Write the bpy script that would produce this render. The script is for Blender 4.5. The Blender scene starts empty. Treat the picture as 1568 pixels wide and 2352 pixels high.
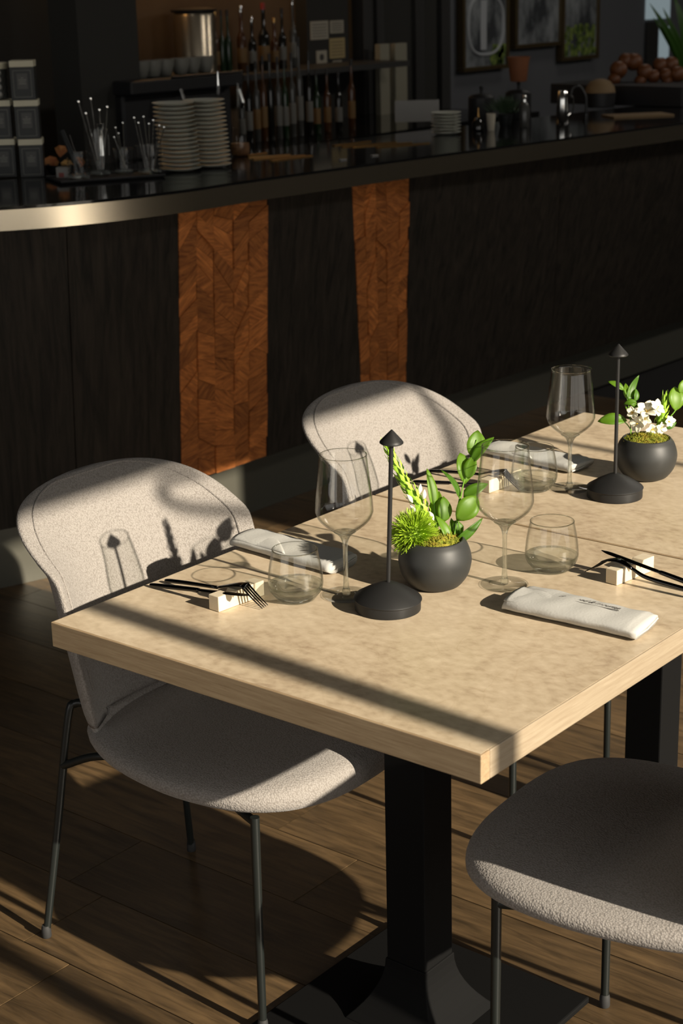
import bpy, bmesh, math, random
from mathutils import Vector as V, Matrix
random.seed(7)
C = bpy.context.scene.collection
SC = bpy.context.scene

# ------------------------------------------------------------------ camera
F_PX, PIT, ROLL, YAW = 3895.0, .3061, -.0242, -.6833
CAM = V((1.8597, -1.5813, 1.6716))
_F = V((math.sin(YAW)*math.cos(PIT), math.cos(YAW)*math.cos(PIT), -math.sin(PIT)))
_R = V((math.cos(YAW), -math.sin(YAW), 0)); _U = _R.cross(_F)
_R2 = _R*math.cos(ROLL)+_U*math.sin(ROLL); _U2 = -_R*math.sin(ROLL)+_U*math.cos(ROLL)
cd = bpy.data.cameras.new('camera'); cam = bpy.data.objects.new('camera', cd); C.objects.link(cam)
cd.sensor_fit = 'VERTICAL'; cd.sensor_height = 36; cd.lens = F_PX/2352*36
cd.clip_start = .05
M = Matrix(((_R2.x, _U2.x, -_F.x, CAM.x), (_R2.y, _U2.y, -_F.y, CAM.y), (_R2.z, _U2.z, -_F.z, CAM.z), (0, 0, 0, 1)))
cam.matrix_world = M
cd.dof.use_dof = True; cd.dof.focus_distance = 2.75; cd.dof.aperture_fstop = 8.0
SC.camera = cam

def ray(px, py): return _F+_R2*((px-784)/F_PX)-_U2*((py-1176)/F_PX)
def at_z(px, py, z): d = ray(px, py); return CAM+d*((z-CAM.z)/d.z)
def at_x(px, py, x): d = ray(px, py); return CAM+d*((x-CAM.x)/d.x)
def at_y(px, py, y): d = ray(px, py); return CAM+d*((y-CAM.y)/d.y)
def at_d(px, py, D): return CAM+ray(px, py)*D
def depth(p): return (V(p)-CAM).dot(_F)

# ------------------------------------------------------------------ world, sun, daylight, exposure
w = bpy.data.worlds.new('world'); SC.world = w; w.use_nodes = True
bg = w.node_tree.nodes['Background']; bg.inputs[0].default_value = (.98, .95, .90, 1); bg.inputs[1].default_value = 1.55
SUN = V((-1, .045, -.45)).normalized()
sl = bpy.data.lights.new('sun', 'SUN'); sl.energy = 9.6; sl.angle = math.radians(.6); sl.color = (1, .89, .725)
so = bpy.data.objects.new('sun', sl); C.objects.link(so); so.rotation_euler = SUN.to_track_quat('-Z', 'Y').to_euler(); so.location = (6, -1, 4)
for _n, (_x, _y) in enumerate(((-2.6, 2.6), (-2.4, 6.4), (.6, 4.2), (.9, 7.5))):  # fill lights added overhead to lift the dark bar and background
    _l = bpy.data.lights.new('fill_light', 'AREA'); _l.energy = (1.8, 3.2, 18, 38)[_n]; _l.color = (1, .93, .84); _l.shape = 'DISK'; _l.size = .5
    _o2 = bpy.data.objects.new('fill_light', _l); C.objects.link(_o2); _o2.location = (_x, _y, 2.95)
SC.view_settings.view_transform = 'Standard'; SC.view_settings.look = 'None'; SC.view_settings.gamma = 1
SC.view_settings.use_curve_mapping = False; SC.view_settings.exposure = 0
SC.cycles.use_denoising = True; SC.cycles.max_bounces = 10; SC.cycles.transparent_max_bounces = 24
SC.cycles.transmission_bounces = 10; SC.cycles.glossy_bounces = 4; SC.cycles.diffuse_bounces = 3
SC.cycles.caustics_reflective = False; SC.cycles.caustics_refractive = False
SC.cycles.sample_clamp_indirect = 4

# ------------------------------------------------------------------ materials
MATS = {}
def mat(name, col, rough=.6, metal=0, spec=.5, bump=None, var=None, **kw):
    """bump=(kind, scale, strength, distance); var=(col2, scale, stretch vector, lo, hi)"""
    m = bpy.data.materials.new(name); m.use_nodes = True; nt = m.node_tree; n = nt.nodes; b = n['Principled BSDF']
    b.inputs['Base Color'].default_value = (*col, 1); b.inputs['Roughness'].default_value = rough
    b.inputs['Metallic'].default_value = metal; b.inputs['Specular IOR Level'].default_value = spec
    tc = None
    def coord(stretch=(1, 1, 1)):
        tc = n.new('ShaderNodeTexCoord'); mp = n.new('ShaderNodeMapping'); mp.inputs['Scale'].default_value = stretch
        nt.links.new(tc.outputs['Object'], mp.inputs[0]); return mp.outputs[0]
    if var:
        c2, sc, st, lo, hi = var
        t = n.new('ShaderNodeTexNoise'); t.inputs['Scale'].default_value = sc; t.inputs['Detail'].default_value = 8
        t.inputs['Roughness'].default_value = .62
        nt.links.new(coord(st), t.inputs['Vector'])
        r = n.new('ShaderNodeValToRGB'); r.color_ramp.elements[0].position = lo; r.color_ramp.elements[1].position = hi
        r.color_ramp.elements[0].color = (*col, 1); r.color_ramp.elements[1].color = (*c2, 1)
        nt.links.new(t.outputs['Fac'], r.inputs[0]); nt.links.new(r.outputs[0], b.inputs['Base Color'])
    if bump:
        k, sc, st, dist = bump
        if k == 'noise':
            t = n.new('ShaderNodeTexNoise'); t.inputs['Detail'].default_value = 3; o = t.outputs['Fac']
        else:
            t = n.new('ShaderNodeTexVoronoi'); o = t.outputs['Distance']
        t.inputs['Scale'].default_value = sc; nt.links.new(coord(kw.get('bst', (1, 1, 1))), t.inputs['Vector'])
        bm = n.new('ShaderNodeBump'); bm.inputs['Strength'].default_value = st; bm.inputs['Distance'].default_value = dist
        bm.invert = kw.get('inv', False)
        nt.links.new(o, bm.inputs['Height']); nt.links.new(bm.outputs[0], b.inputs['Normal'])
    if 'emit' in kw:
        b.inputs['Emission Color'].default_value = (*kw['emit'][0], 1); b.inputs['Emission Strength'].default_value = kw['emit'][1]
    if 'trans' in kw: b.inputs['Transmission Weight'].default_value = kw['trans']
    if 'sss' in kw:
        b.inputs['Subsurface Weight'].default_value = kw['sss']; b.inputs['Subsurface Radius'].default_value = (.01, .006, .003)
    MATS[name] = m; return m

# boucle fabric
def fabric():
    m = mat('fabric', (.33, .29, .26), .95, spec=.15)
    nt = m.node_tree; n = nt.nodes; b = n['Principled BSDF']
    tc = n.new('ShaderNodeTexCoord')
    vo = n.new('ShaderNodeTexVoronoi'); vo.inputs['Scale'].default_value = 300
    no = n.new('ShaderNodeTexNoise'); no.inputs['Scale'].default_value = 150; no.inputs['Detail'].default_value = 2
    mp = n.new('ShaderNodeMapping'); mp.inputs['Scale'].default_value = (1, 1.6, 1)
    nt.links.new(tc.outputs['Object'], mp.inputs[0]); nt.links.new(mp.outputs[0], vo.inputs['Vector']); nt.links.new(tc.outputs['Object'], no.inputs['Vector'])
    ad = n.new('ShaderNodeMath'); ad.operation = 'SUBTRACT'; nt.links.new(no.outputs['Fac'], ad.inputs[0]); nt.links.new(vo.outputs['Distance'], ad.inputs[1])
    bm = n.new('ShaderNodeBump'); bm.inputs['Strength'].default_value = .55; bm.inputs['Distance'].default_value = .0016
    nt.links.new(ad.outputs[0], bm.inputs['Height']); nt.links.new(bm.outputs[0], b.inputs['Normal'])
    r = n.new('ShaderNodeValToRGB'); r.color_ramp.elements[0].position = .1; r.color_ramp.elements[1].position = .8
    r.color_ramp.elements[0].color = (.325, .302, .280, 1); r.color_ramp.elements[1].color = (.205, .186, .168, 1)
    nt.links.new(vo.outputs['Distance'], r.inputs[0]); nt.links.new(r.outputs[0], b.inputs['Base Color'])
    b.inputs['Sheen Weight'].default_value = .15
    return m
fabric()
def stone():
    m = mat('stone', (.4, .33, .25), .36, spec=.4)
    nt = m.node_tree; n = nt.nodes; b = n['Principled BSDF']; L = nt.links.new
    tc = n.new('ShaderNodeTexCoord')
    n1 = n.new('ShaderNodeTexNoise'); n1.inputs['Scale'].default_value = 5; n1.inputs['Detail'].default_value = 9; n1.inputs['Roughness'].default_value = .68; n1.inputs['Distortion'].default_value = .8
    mp = n.new('ShaderNodeMapping'); mp.inputs['Scale'].default_value = (1, 1.25, 1); mp.inputs['Rotation'].default_value = (0, 0, .5)
    L(tc.outputs['Object'], mp.inputs[0]); L(mp.outputs[0], n1.inputs['Vector'])
    n2 = n.new('ShaderNodeTexNoise'); n2.inputs['Scale'].default_value = 60; n2.inputs['Detail'].default_value = 6; L(mp.outputs[0], n2.inputs['Vector'])
    r = n.new('ShaderNodeValToRGB'); e = r.color_ramp.elements
    e[0].position = .3; e[0].color = (.31, .225, .145, 1); e[1].position = .7; e[1].color = (.66, .55, .40, 1)
    x = e.new(.47); x.color = (.50, .40, .275, 1)
    mx = n.new('ShaderNodeMix'); mx.inputs[0].default_value = .40; L(n1.outputs['Fac'], mx.inputs[2]); L(n2.outputs['Fac'], mx.inputs[3])
    L(mx.outputs[0], r.inputs[0])
    vo = n.new('ShaderNodeTexVoronoi'); vo.feature = 'DISTANCE_TO_EDGE'; vo.inputs['Scale'].default_value = 3.2
    n3 = n.new('ShaderNodeTexNoise'); n3.inputs['Scale'].default_value = 6; L(tc.outputs['Object'], n3.inputs['Vector'])
    vm = n.new('ShaderNodeVectorMath'); vm.operation = 'MULTIPLY_ADD'; vm.inputs[1].default_value = (.5, .5, .5)
    L(n3.outputs['Color'], vm.inputs[0]); L(tc.outputs['Object'], vm.inputs[2]); L(vm.outputs[0], vo.inputs['Vector'])
    r2 = n.new('ShaderNodeValToRGB'); r2.color_ramp.elements[0].position = 0; r2.color_ramp.elements[0].color = (.7, .62, .52, 1)
    r2.color_ramp.elements[1].position = .006; r2.color_ramp.elements[1].color = (1, 1, 1, 1); L(vo.outputs[0], r2.inputs[0])
    mm = n.new('ShaderNodeMix'); mm.data_type = 'RGBA'; mm.blend_type = 'MULTIPLY'; mm.inputs[0].default_value = .25
    L(r.outputs[0], mm.inputs[6]); L(r2.outputs[0], mm.inputs[7]); L(mm.outputs[2], b.inputs['Base Color'])
    return m
stone()
def wood(name, ca, cb, stretch, scale, rough, lo=.35, hi=.65, rnd=0., bump=.1, gl=None, spec=.5):
    m = mat(name, ca, rough, spec=spec)
    nt = m.node_tree; n = nt.nodes; b = n['Principled BSDF']; L = nt.links.new
    tc = n.new('ShaderNodeTexCoord'); mp = n.new('ShaderNodeMapping'); mp.inputs['Scale'].default_value = stretch
    L(tc.outputs['Object'], mp.inputs[0])
    oi = n.new('ShaderNodeObjectInfo'); vm = n.new('ShaderNodeVectorMath'); vm.operation = 'MULTIPLY_ADD'
    vm.inputs[1].default_value = (37, 53, 71); L(oi.outputs['Random'], vm.inputs[0]); L(mp.outputs[0], vm.inputs[2])
    if name == 'inlay_wood':   # grain turned differently block by block
        vr = n.new('ShaderNodeVectorRotate'); vr.rotation_type = 'X_AXIS'
        mr = n.new('ShaderNodeMapRange'); mr.inputs[3].default_value = -.75; mr.inputs[4].default_value = .75
        L(oi.outputs['Random'], mr.inputs[0]); L(mr.outputs[0], vr.inputs['Angle'])
        L(tc.outputs['Object'], vr.inputs['Vector']); L(vr.outputs[0], mp.inputs[0])
    t = n.new('ShaderNodeTexNoise'); t.inputs['Scale'].default_value = scale; t.inputs['Detail'].default_value = 7; t.inputs['Roughness'].default_value = .65; t.inputs['Distortion'].default_value = .6
    L(vm.outputs[0], t.inputs['Vector'])
    r = n.new('ShaderNodeValToRGB'); r.color_ramp.elements[0].position = lo; r.color_ramp.elements[1].position = hi
    r.color_ramp.elements[0].color = (*ca, 1); r.color_ramp.elements[1].color = (*cb, 1); L(t.outputs['Fac'], r.inputs[0])
    if rnd:
        hs = n.new('ShaderNodeHueSaturation'); mr2 = n.new('ShaderNodeMapRange'); mr2.inputs[3].default_value = 1-rnd; mr2.inputs[4].default_value = 1+rnd
        mu = n.new('ShaderNodeMath'); mu.operation = 'MULTIPLY'; mu.inputs[1].default_value = 17.3; fr = n.new('ShaderNodeMath'); fr.operation = 'FRACT'
        L(oi.outputs['Random'], mu.inputs[0]); L(mu.outputs[0], fr.inputs[0]); L(fr.outputs[0], mr2.inputs[0])
        L(mr2.outputs[0], hs.inputs['Value']); L(r.outputs[0], hs.inputs['Color']); L(hs.outputs[0], b.inputs['Base Color'])
    else: L(r.outputs[0], b.inputs['Base Color'])
    bm = n.new('ShaderNodeBump'); bm.inputs['Strength'].default_value = bump; bm.inputs['Distance'].default_value = .002
    L(t.outputs['Fac'], bm.inputs['Height']); L(bm.outputs[0], b.inputs['Normal'])
    return m
wood('oak_x', (.28, .195, .11), (.39, .29, .175), (1.5, 14, 30), 8, .5)
wood('oak_y', (.27, .21, .14), (.35, .285, .20), (14, 1.5, 30), 8, .5, bump=.04)
wood('floor_wood', (.036, .023, .011), (.125, .078, .036), (1.1, 9, 3), 6, .42, .3, .72, rnd=.25, bump=.35)
wood('dark_panel_wood', (.014, .0125, .0105), (.046, .037, .028), (8, 8, .7), 6, .65, .3, .7, bump=.1, spec=.12)
wood('inlay_wood', (.165, .045, .011), (.68, .24, .06), (6, 5, 42), 3, .5, .3, .7, rnd=.3, bump=.15)
mat('black_metal', (.012, .013, .013), .38, spec=.5)
mat('chair_metal', (.010, .012, .011), .36, spec=.4)
mat('base_metal', (.006, .006, .006), .65, spec=.06, bump=('noise', 250, .1, .0005))
mat('rubber', (.02, .02, .02), .7)
mat('lamp_metal', (.012, .012, .012), .5, spec=.35)
mat('pot_ceramic', (.026, .027, .026), .5, spec=.4, bump=('noise', 500, .06, .0003))
mat('steel', (.62, .54, .41), .27, 1, bump=('noise', 30, .15, .0005), bst=(1, 1, 60))
mat('chrome', (.7, .7, .68), .15, 1)
mat('cutlery_metal', (.05, .05, .052), .12, 1)
mat('napkin', (.44, .435, .41), .9, spec=.2, bump=('noise', 260, .35, .0009), bst=(1, 1, 1))
mat('ink', (.05, .045, .04), .8)
mat('marble_cream', (.66, .58, .44), .3, sss=.25, var=((.56, .47, .33), 18, (1, 1, 1), .4, .7))
mat('countertop', (.010, .010, .010), .08, spec=.6)
mat('kick_metal', (.085, .082, .064), .45, .3)
mat('wall_dark', (.024, .023, .019), .8, bump=('noise', 40, .15, .002))
mat('wall_warm', (.13, .075, .03), .7, var=((.09, .05, .02), 3, (1, 1, 1), .3, .7))
mat('wall_grey', (.12, .125, .135), .85, bump=('noise', 60, .3, .002))
mat('wall_plain', (.16, .15, .14), .85)
mat('ceiling_paint', (.10, .095, .09), .9)
mat('joint', (.006, .005, .004), .9)
mat('outdoor_bounce', (.25, .23, .20), .8)
mat('frame_dark', (.035, .034, .032), .5)
mat('plate', (.52, .53, .46), .35, spec=.5)
mat('plate_side', (.20, .195, .17), .45)
mat('tea_dark', (.012, .015, .015), .45)
mat('tea_label', (.07, .07, .065), .5)
mat('tea_line', (.28, .28, .24), .5)
mat('tea_lid', (.66, .62, .46), .5)
mat('peel', (.55, .25, .08), .7, var=((.45, .14, .05), 25, (1, 1, 1), .4, .6))
mat('amber_fill', (.22, .11, .04), .6, var=((.14, .06, .02), 60, (1, 1, 1), .4, .6)); mat('peel_pale', (.62, .36, .12), .7)
mat('white_card', (.26, .25, .235), .6)
mat('red_print', (.25, .06, .05), .6)
mat('black_plastic', (.010, .010, .011), .5)
mat('paper', (.42, .38, .30), .8); mat('paper_yellow', (.42, .32, .15), .8); mat('paper_ink', (.06, .055, .05), .8)
mat('brass', (.55, .33, .12), .35, 1)
mat('terracotta', (.20, .07, .025), .7)
mat('orange_fruit', (.12, .038, .008), .5, bump=('noise', 120, .2, .001))
mat('wicker', (.20, .13, .06), .7, bump=('noise', 60, .5, .003), bst=(1, 1, 4))
mat('cream_pipe', (.30, .28, .21), .5)
mat('green_glassy', (.015, .035, .014), .2); mat('amber_glassy', (.07, .028, .009), .2); mat('dark_glassy', (.012, .012, .010), .12)
mat('clear_glassy', (.06, .06, .055), .2); mat('red_cap', (.30, .02, .015), .4); mat('label_grey', (.16, .155, .135), .6); mat('label_amber', (.18, .10, .03), .6)
mat('blue_led', (.01, .02, .3), .5, emit=((.03, .08, 1), .9))
mat('leaf_dark', (.028, .085, .008), .38, spec=.5)
mat('herb', (.02, .045, .015), .6)
mat('reflection_grey', (.30, .32, .33), .25, var=((.06, .065, .07), 6, (1, 1, .7), .4, .62))  # grey reflections in the wall frames, painted as colour
mat('reflection_pale', (.48, .50, .52), .4); mat('reflection_green', (.26, .34, .08), .4, var=((.05, .09, .025), 30, (1, 1, 1), .4, .6))  # reflected ring and greenery, also painted colour
mat('gold_frame', (.10, .07, .03), .4, .5)
mat('moss', (.16, .20, .012), .9, bump=('noise', 300, .8, .002), var=((.30, .22, .02), 60, (1, 1, 1), .4, .65))
mat('dianthus', (.30, .46, .02), .6, sss=.15)
mat('bract', (.32, .55, .04), .55, sss=.15)
mat('petal_white', (.80, .78, .62), .55, sss=.2)
mat('petal_green', (.55, .60, .25), .55)
mat('stamen', (.75, .50, .04), .6)
mat('stem_green', (.14, .30, .03), .5)

def leaf_mat():
    m = mat('leaf', (.1, .24, .015), .45, spec=.5)
    nt = m.node_tree; n = nt.nodes; L = nt.links.new; b = n['Principled BSDF']
    oi = n.new('ShaderNodeObjectInfo'); r = n.new('ShaderNodeValToRGB'); r.color_ramp.elements[0].color = (.07, .17, .012, 1); r.color_ramp.elements[1].color = (.17, .31, .02, 1)
    L(oi.outputs['Random'], r.inputs[0]); L(r.outputs[0], b.inputs['Base Color'])
    tl = n.new('ShaderNodeBsdfTranslucent'); tl.inputs[0].default_value = (.45, .68, .03, 1)
    mx = n.new('ShaderNodeMixShader'); mx.inputs[0].default_value = .42; out = n['Material Output']
    L(b.outputs[0], mx.inputs[1]); L(tl.outputs[0], mx.inputs[2]); L(mx.outputs[0], out.inputs[0])
leaf_mat()
def thin_glass():
    m = bpy.data.materials.new('thin_glass'); m.use_nodes = True; nt = m.node_tree; n = nt.nodes; n.clear(); L = nt.links.new
    out = n.new('ShaderNodeOutputMaterial'); tr = n.new('ShaderNodeBsdfTransparent'); gl = n.new('ShaderNodeBsdfGlossy'); gl.inputs['Roughness'].default_value = .015
    lw = n.new('ShaderNodeLayerWeight'); lw.inputs[0].default_value = .5
    r = n.new('ShaderNodeValToRGB'); e = r.color_ramp.elements; e[0].position = 0; e[0].color = (.993, .995, .992, 1); e[1].position = .975; e[1].color = (.08, .08, .075, 1)
    x = e.new(.55); x.color = (.98, .983, .977, 1); x = e.new(.86); x.color = (.72, .73, .71, 1)
    L(lw.outputs['Facing'], r.inputs[0]); L(r.outputs[0], tr.inputs[0])
    fr = n.new('ShaderNodeFresnel'); fr.inputs[0].default_value = 1.5
    # same Fresnel for both faces of the sheet
    ge = n.new('ShaderNodeNewGeometry'); vm = n.new('ShaderNodeMix'); 
    r3 = n.new('ShaderNodeValToRGB'); q = r3.color_ramp.elements; q[0].position = 0; q[0].color = (.03, .03, .03, 1); q[1].position = 1; q[1].color = (.8, .8, .8, 1)
    y = q.new(.55); y.color = (.04, .04, .04, 1); y = q.new(.85); y.color = (.22, .22, .22, 1)
    L(lw.outputs['Facing'], r3.inputs[0])
    mx = n.new('ShaderNodeMixShader'); L(r3.outputs[0], mx.inputs[0]); L(tr.outputs[0], mx.inputs[1]); L(gl.outputs[0], mx.inputs[2]); L(mx.outputs[0], out.inputs[0])
    MATS['thin_glass'] = m
    m = bpy.data.materials.new('solid_glass'); m.use_nodes = True; nt = m.node_tree; n = nt.nodes; n.clear(); L = nt.links.new
    out = n.new('ShaderNodeOutputMaterial'); g = n.new('ShaderNodeBsdfGlass'); g.inputs['IOR'].default_value = 1.5; g.inputs['Color'].default_value = (.97, .985, .975, 1); g.inputs['Roughness'].default_value = 0
    tr = n.new('ShaderNodeBsdfTransparent'); tr.inputs[0].default_value = (.93, .95, .93, 1); mx = n.new('ShaderNodeMixShader'); mx.inputs[0].default_value = .6
    L(g.outputs[0], mx.inputs[1]); L(tr.outputs[0], mx.inputs[2]); L(mx.outputs[0], out.inputs[0])
    MATS['solid_glass'] = m
thin_glass()

# ------------------------------------------------------------------ builders
def obj(name, verts, faces, m=None, parent=None, smooth=False, loc=None, rotz=0):
    me = bpy.data.meshes.new(name); me.from_pydata([tuple(v) for v in verts], [], faces); me.update()
    if m: me.materials.append(MATS[m])
    if smooth: me.polygons.foreach_set('use_smooth', [True]*len(me.polygons))
    o = bpy.data.objects.new(name, me); C.objects.link(o)
    if loc is not None: o.location = loc
    o.rotation_euler[2] = rotz
    if parent: o.parent = parent
    return o
def tag(o, label=None, cat=None, group=None, kind=None):
    if label: o['label'] = label
    if cat: o['category'] = cat
    if group: o['group'] = group
    if kind: o['kind'] = kind
    return o
def thing(name, label, cat, loc=(0, 0, 0), rotz=0, group=None):
    o = bpy.data.objects.new(name, None); C.objects.link(o); o.location = loc; o.rotation_euler[2] = rotz; o.empty_display_size = .05
    return tag(o, label, cat, group)
class G:
    """gathers shapes into one mesh"""
    def __init__(s): s.v = []; s.f = []
    def add(s, v, f):
        k = len(s.v); s.v += [V(a) for a in v]; s.f += [tuple(i+k for i in q) for q in f]; return s
    def box(s, a, b, mtx=None):
        x0, y0, z0 = a; x1, y1, z1 = b
        v = [V(p) for p in ((x0, y0, z0), (x1, y0, z0), (x1, y1, z0), (x0, y1, z0), (x0, y0, z1), (x1, y0, z1), (x1, y1, z1), (x0, y1, z1))]
        if mtx: v = [mtx @ p for p in v]
        return s.add(v, [(3, 2, 1, 0), (4, 5, 6, 7), (0, 1, 5, 4), (1, 2, 6, 5), (2, 3, 7, 6), (3, 0, 4, 7)])
    def lathe(s, prof, n=32, cap0=True, cap1=True, c=(0, 0, 0), axis=None):
        v = []; f = []; k = len(prof)
        q = axis.to_track_quat('Z', 'Y').to_matrix() if axis else Matrix.Identity(3)
        for r, z in prof:
            for i in range(n):
                a = 2*math.pi*i/n; v.append(q @ V((r*math.cos(a), r*math.sin(a), z))+V(c))
        for j in range(k-1):
            for i in range(n): f.append((j*n+i, j*n+(i+1) % n, (j+1)*n+(i+1) % n, (j+1)*n+i))
        if cap0: f.append(tuple(reversed(range(n))))
        if cap1: f.append(tuple((k-1)*n+i for i in range(n)))
        return s.add(v, f)
    def tube(s, pts, r, n=10, closed=False):
        pts = [V(p) for p in pts]; k = len(pts); rs = r if isinstance(r, (list, tuple)) else [r]*k
        v = []; f = []; up = None
        for i, p in enumerate(pts):
            if closed: t = pts[(i+1) % k]-pts[i-1]
            else: t = pts[min(i+1, k-1)]-pts[max(i-1, 0)]
            t.normalize()
            if up is None: up = V((0, 0, 1)) if abs(t.z) < .9 else V((1, 0, 0))
            a = t.cross(up).normalized(); b = a.cross(t).normalized(); up = b
            for j in range(n):
                an = 2*math.pi*j/n; v.append(p+a*math.cos(an)*rs[i]+b*math.sin(an)*rs[i])
        for i in range(k if closed else k-1):
            for j in range(n): f.append((i*n+j, i*n+(j+1) % n, ((i+1) % k)*n+(j+1) % n, ((i+1) % k)*n+j))
        if not closed: f.append(tuple(reversed(range(n)))); f.append(tuple((k-1)*n+j for j in range(n)))
        return s.add(v, f)
    def loops(s, rings, cap=True, closed=True):
        n = len(rings[0]); v = [p for r in rings for p in r]; f = []
        for i in range(len(rings)-1):
            for j in range(n if closed else n-1): f.append((i*n+j, i*n+(j+1) % n, (i+1)*n+(j+1) % n, (i+1)*n+j))
        if cap and closed: f.append(tuple(reversed(range(n)))); f.append(tuple((len(rings)-1)*n+j for j in range(n)))
        return s.add(v, f)
    def ball(s, c, r, n=12, sc=(1, 1, 1)):
        rings = []
        for i in range(1, n//2):
            a = math.pi*i/(n//2); rings.append([V((c[0]+r*sc[0]*math.sin(a)*math.cos(2*math.pi*j/n), c[1]+r*sc[1]*math.sin(a)*math.sin(2*math.pi*j/n), c[2]-r*sc[2]*math.cos(a))) for j in range(n)])
        return s.loops(rings)
    def make(s, name, m, parent=None, smooth=False, loc=None, rotz=0, bevel=0, sub=0, auto=True):
        o = obj(name, s.v, s.f, m, parent, smooth, loc, rotz)
        if bevel:
            b = o.modifiers.new('b', 'BEVEL'); b.width = bevel; b.segments = 2; b.limit_method = 'ANGLE'
        if sub:
            b = o.modifiers.new('s', 'SUBSURF'); b.levels = sub; b.render_levels = sub
        if smooth and auto and not sub:
            try: o.data.set_sharp_from_angle(angle=math.radians(40))
            except Exception: pass
        return o
def copy_tree(o, parent=None):
    c = o.copy(); C.objects.link(c)
    if parent: c.parent = parent
    for ch in list(o.children): copy_tree(ch, c)
    return c
def spline(pts, n=8):
    """Catmull-Rom through tuples of any length"""
    P = [tuple(p) for p in pts]; P = [tuple(2*a-b for a, b in zip(P[0], P[1]))]+P+[tuple(2*a-b for a, b in zip(P[-1], P[-2]))]
    out = []
    for i in range(1, len(P)-2):
        for k in range(n):
            t = k/n; out.append(tuple(.5*((2*b)+(-a+c_)*t+(2*a-5*b+4*c_-d)*t*t+(-a+3*b-3*c_+d)*t**3) for a, b, c_, d in zip(P[i-1], P[i], P[i+1], P[i+2])))
    out.append(P[-2]); return out
def struct(g, name, m, parent=None, **k):
    o = g.make(name, m, parent, **k)
    if not parent: o['kind'] = 'structure'
    return o

# ------------------------------------------------------------------ the room
X0 = 3.0
fl = struct(G().box((-3.5, -4.6, -.05), (3.1, 10.2, -.012)), 'floor', 'joint')
gr = .0022
rnd = random.Random(3)
base_plank = {}
for k in range(-10, 22):
    y0 = .155+.2*k; x = -3.4-rnd.random()*1.2
    if k in (0,): x = -3.6
    while x < 3.0:
        L = 1.5+rnd.random()*.9; xa, xb = max(x, -3.45), min(x+L, 3.05)
        if xb-xa > .1:
            g = G().box((xa+gr/2, y0-.2+gr/2, -.014), (xb-gr/2, y0-gr/2, rnd.uniform(-.0008, 0)))
            g.make('plank', 'floor_wood', fl)
        x += L
struct(G().box((-3.5, -4.6, 3.0), (3.2, 10.2, 3.1)), 'ceiling', 'ceiling_paint')
g = G().box((X0, -4.6, 2.36), (X0+.12, 10.2, 3.0)).box((X0, 2.09, 0), (X0+.12, 10.2, 2.36)).box((X0, -4.6, 0), (X0+.12, -4.0, 2.36)).box((X0, -4, 0), (X0+.12, 2.09, .06))
struct(g, 'wall_right', 'wall_dark')
g = G().box((-3.5, -4.72, 2.6), (3.1, -4.6, 3.0)).box((-3.5, -4.72, 0), (3.1, -4.6, .3)).box((-3.5, -4.72, .3), (-2.6, -4.6, 2.6)).box((1.2, -4.72, .3), (3.1, -4.6, 2.6))
struct(g, 'wall_front', 'wall_plain')
struct(G().box((-3.62, -4.6, 0), (-3.5, 10.2, 3.0)), 'wall_left', 'wall_grey')
struct(G().box((-3.5, 10.2, 0), (3.12, 10.32, 3.0)), 'wall_back', 'wall_dark')
struct(G().box((3.13, -8, -.15), (14, 8, -.10)), 'bounce_ground', 'outdoor_bounce')  # unseen ground added outside the window for warm bounce light
# window frame in the right wall: mullions, top rail, and an added tube to cast the curled shadow
win = struct(G().box((X0+.02, -4, 2.325), (X0+.08, 2.09, 2.36)), 'window_1', 'frame_dark')
for y, wd in ((-.045, .05), (1.175, .022), (-1.27, .05), (-2.5, .05)):
    G().box((X0+.02, y-wd/2, .06), (X0+.08, y+wd/2, 2.325)).make('mullion', 'frame_dark', win)
sc_pts = []
for px, py in ((470, 1083), (432, 1088), (398, 1102), (384, 1128), (392, 1152), (418, 1172), (460, 1190), (505, 1205), (545, 1218)):
    p = at_x(px, py, -.25); t = (X0+.05-p.x)/(-SUN.x); q = p-SUN*t; sc_pts.append(q)
G().tube(spline(sc_pts, 5), .0115, 8).make('curl_shadow_caster', 'frame_dark', win, smooth=True)  # unseen tube, shaped to throw the curl onto the chair back
g = G().box((-2.6, -4.68, .3), (1.2, -4.64, .36))
w2 = struct(g, 'window_2', 'frame_dark')
for x in (-2.6, -.7, 1.14): G().box((x, -4.68, .36), (x+.06, -4.64, 2.6)).make('mullion', 'frame_dark', w2)

# ------------------------------------------------------------------ bar counter
bar = thing('bar_counter', 'long dark bar counter with steel edge and two orange wood inlays', 'bar counter')
ZT = 1.10
def smooth_curve(pts, n=10): return [V(p) for p in spline([tuple(p) for p in pts], n)]
low = [at_z(px, py, 1.04) for px, py in ((0, 528), (200, 512), (410, 487), (613, 455), (940, 407), (1250, 363), (1568, 318))]
low = [V((p.x, p.y, 0)) for p in low]
d0 = (low[0]-low[1]).normalized()
pre = [low[0]+d0*.24+V((-.05, 0, 0)), low[0]+d0*.5+V((-.18, .0, 0)), low[0]+d0*.72+V((-.36, .06, 0)), low[0]+d0*.80+V((-.60, .12, 0))][::-1]
d1 = (low[-1]-low[-3]).normalized()
TOPC = smooth_curve(pre+low+[low[-1]+d1*.9, low[-1]+d1*2.2], 8)
botp = [at_z(px, py, .19) for px, py in ((0, 1218), (250, 1163), (417, 1112), (613, 1048), (1040, 905), (1568, 735))]
botp = [V((p.x, p.y, 0)) for p in botp]
d2 = (botp[0]-botp[1]).normalized(); d3 = (botp[-1]-botp[-2]).normalized()
pre2 = [botp[0]+d2*.2+V((-.04, 0, 0)), botp[0]+d2*.45+V((-.16, 0, 0)), botp[0]+d2*.7+V((-.40, .06, 0)), botp[0]+d2*.8+V((-.7, .12, 0))][::-1]
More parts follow.
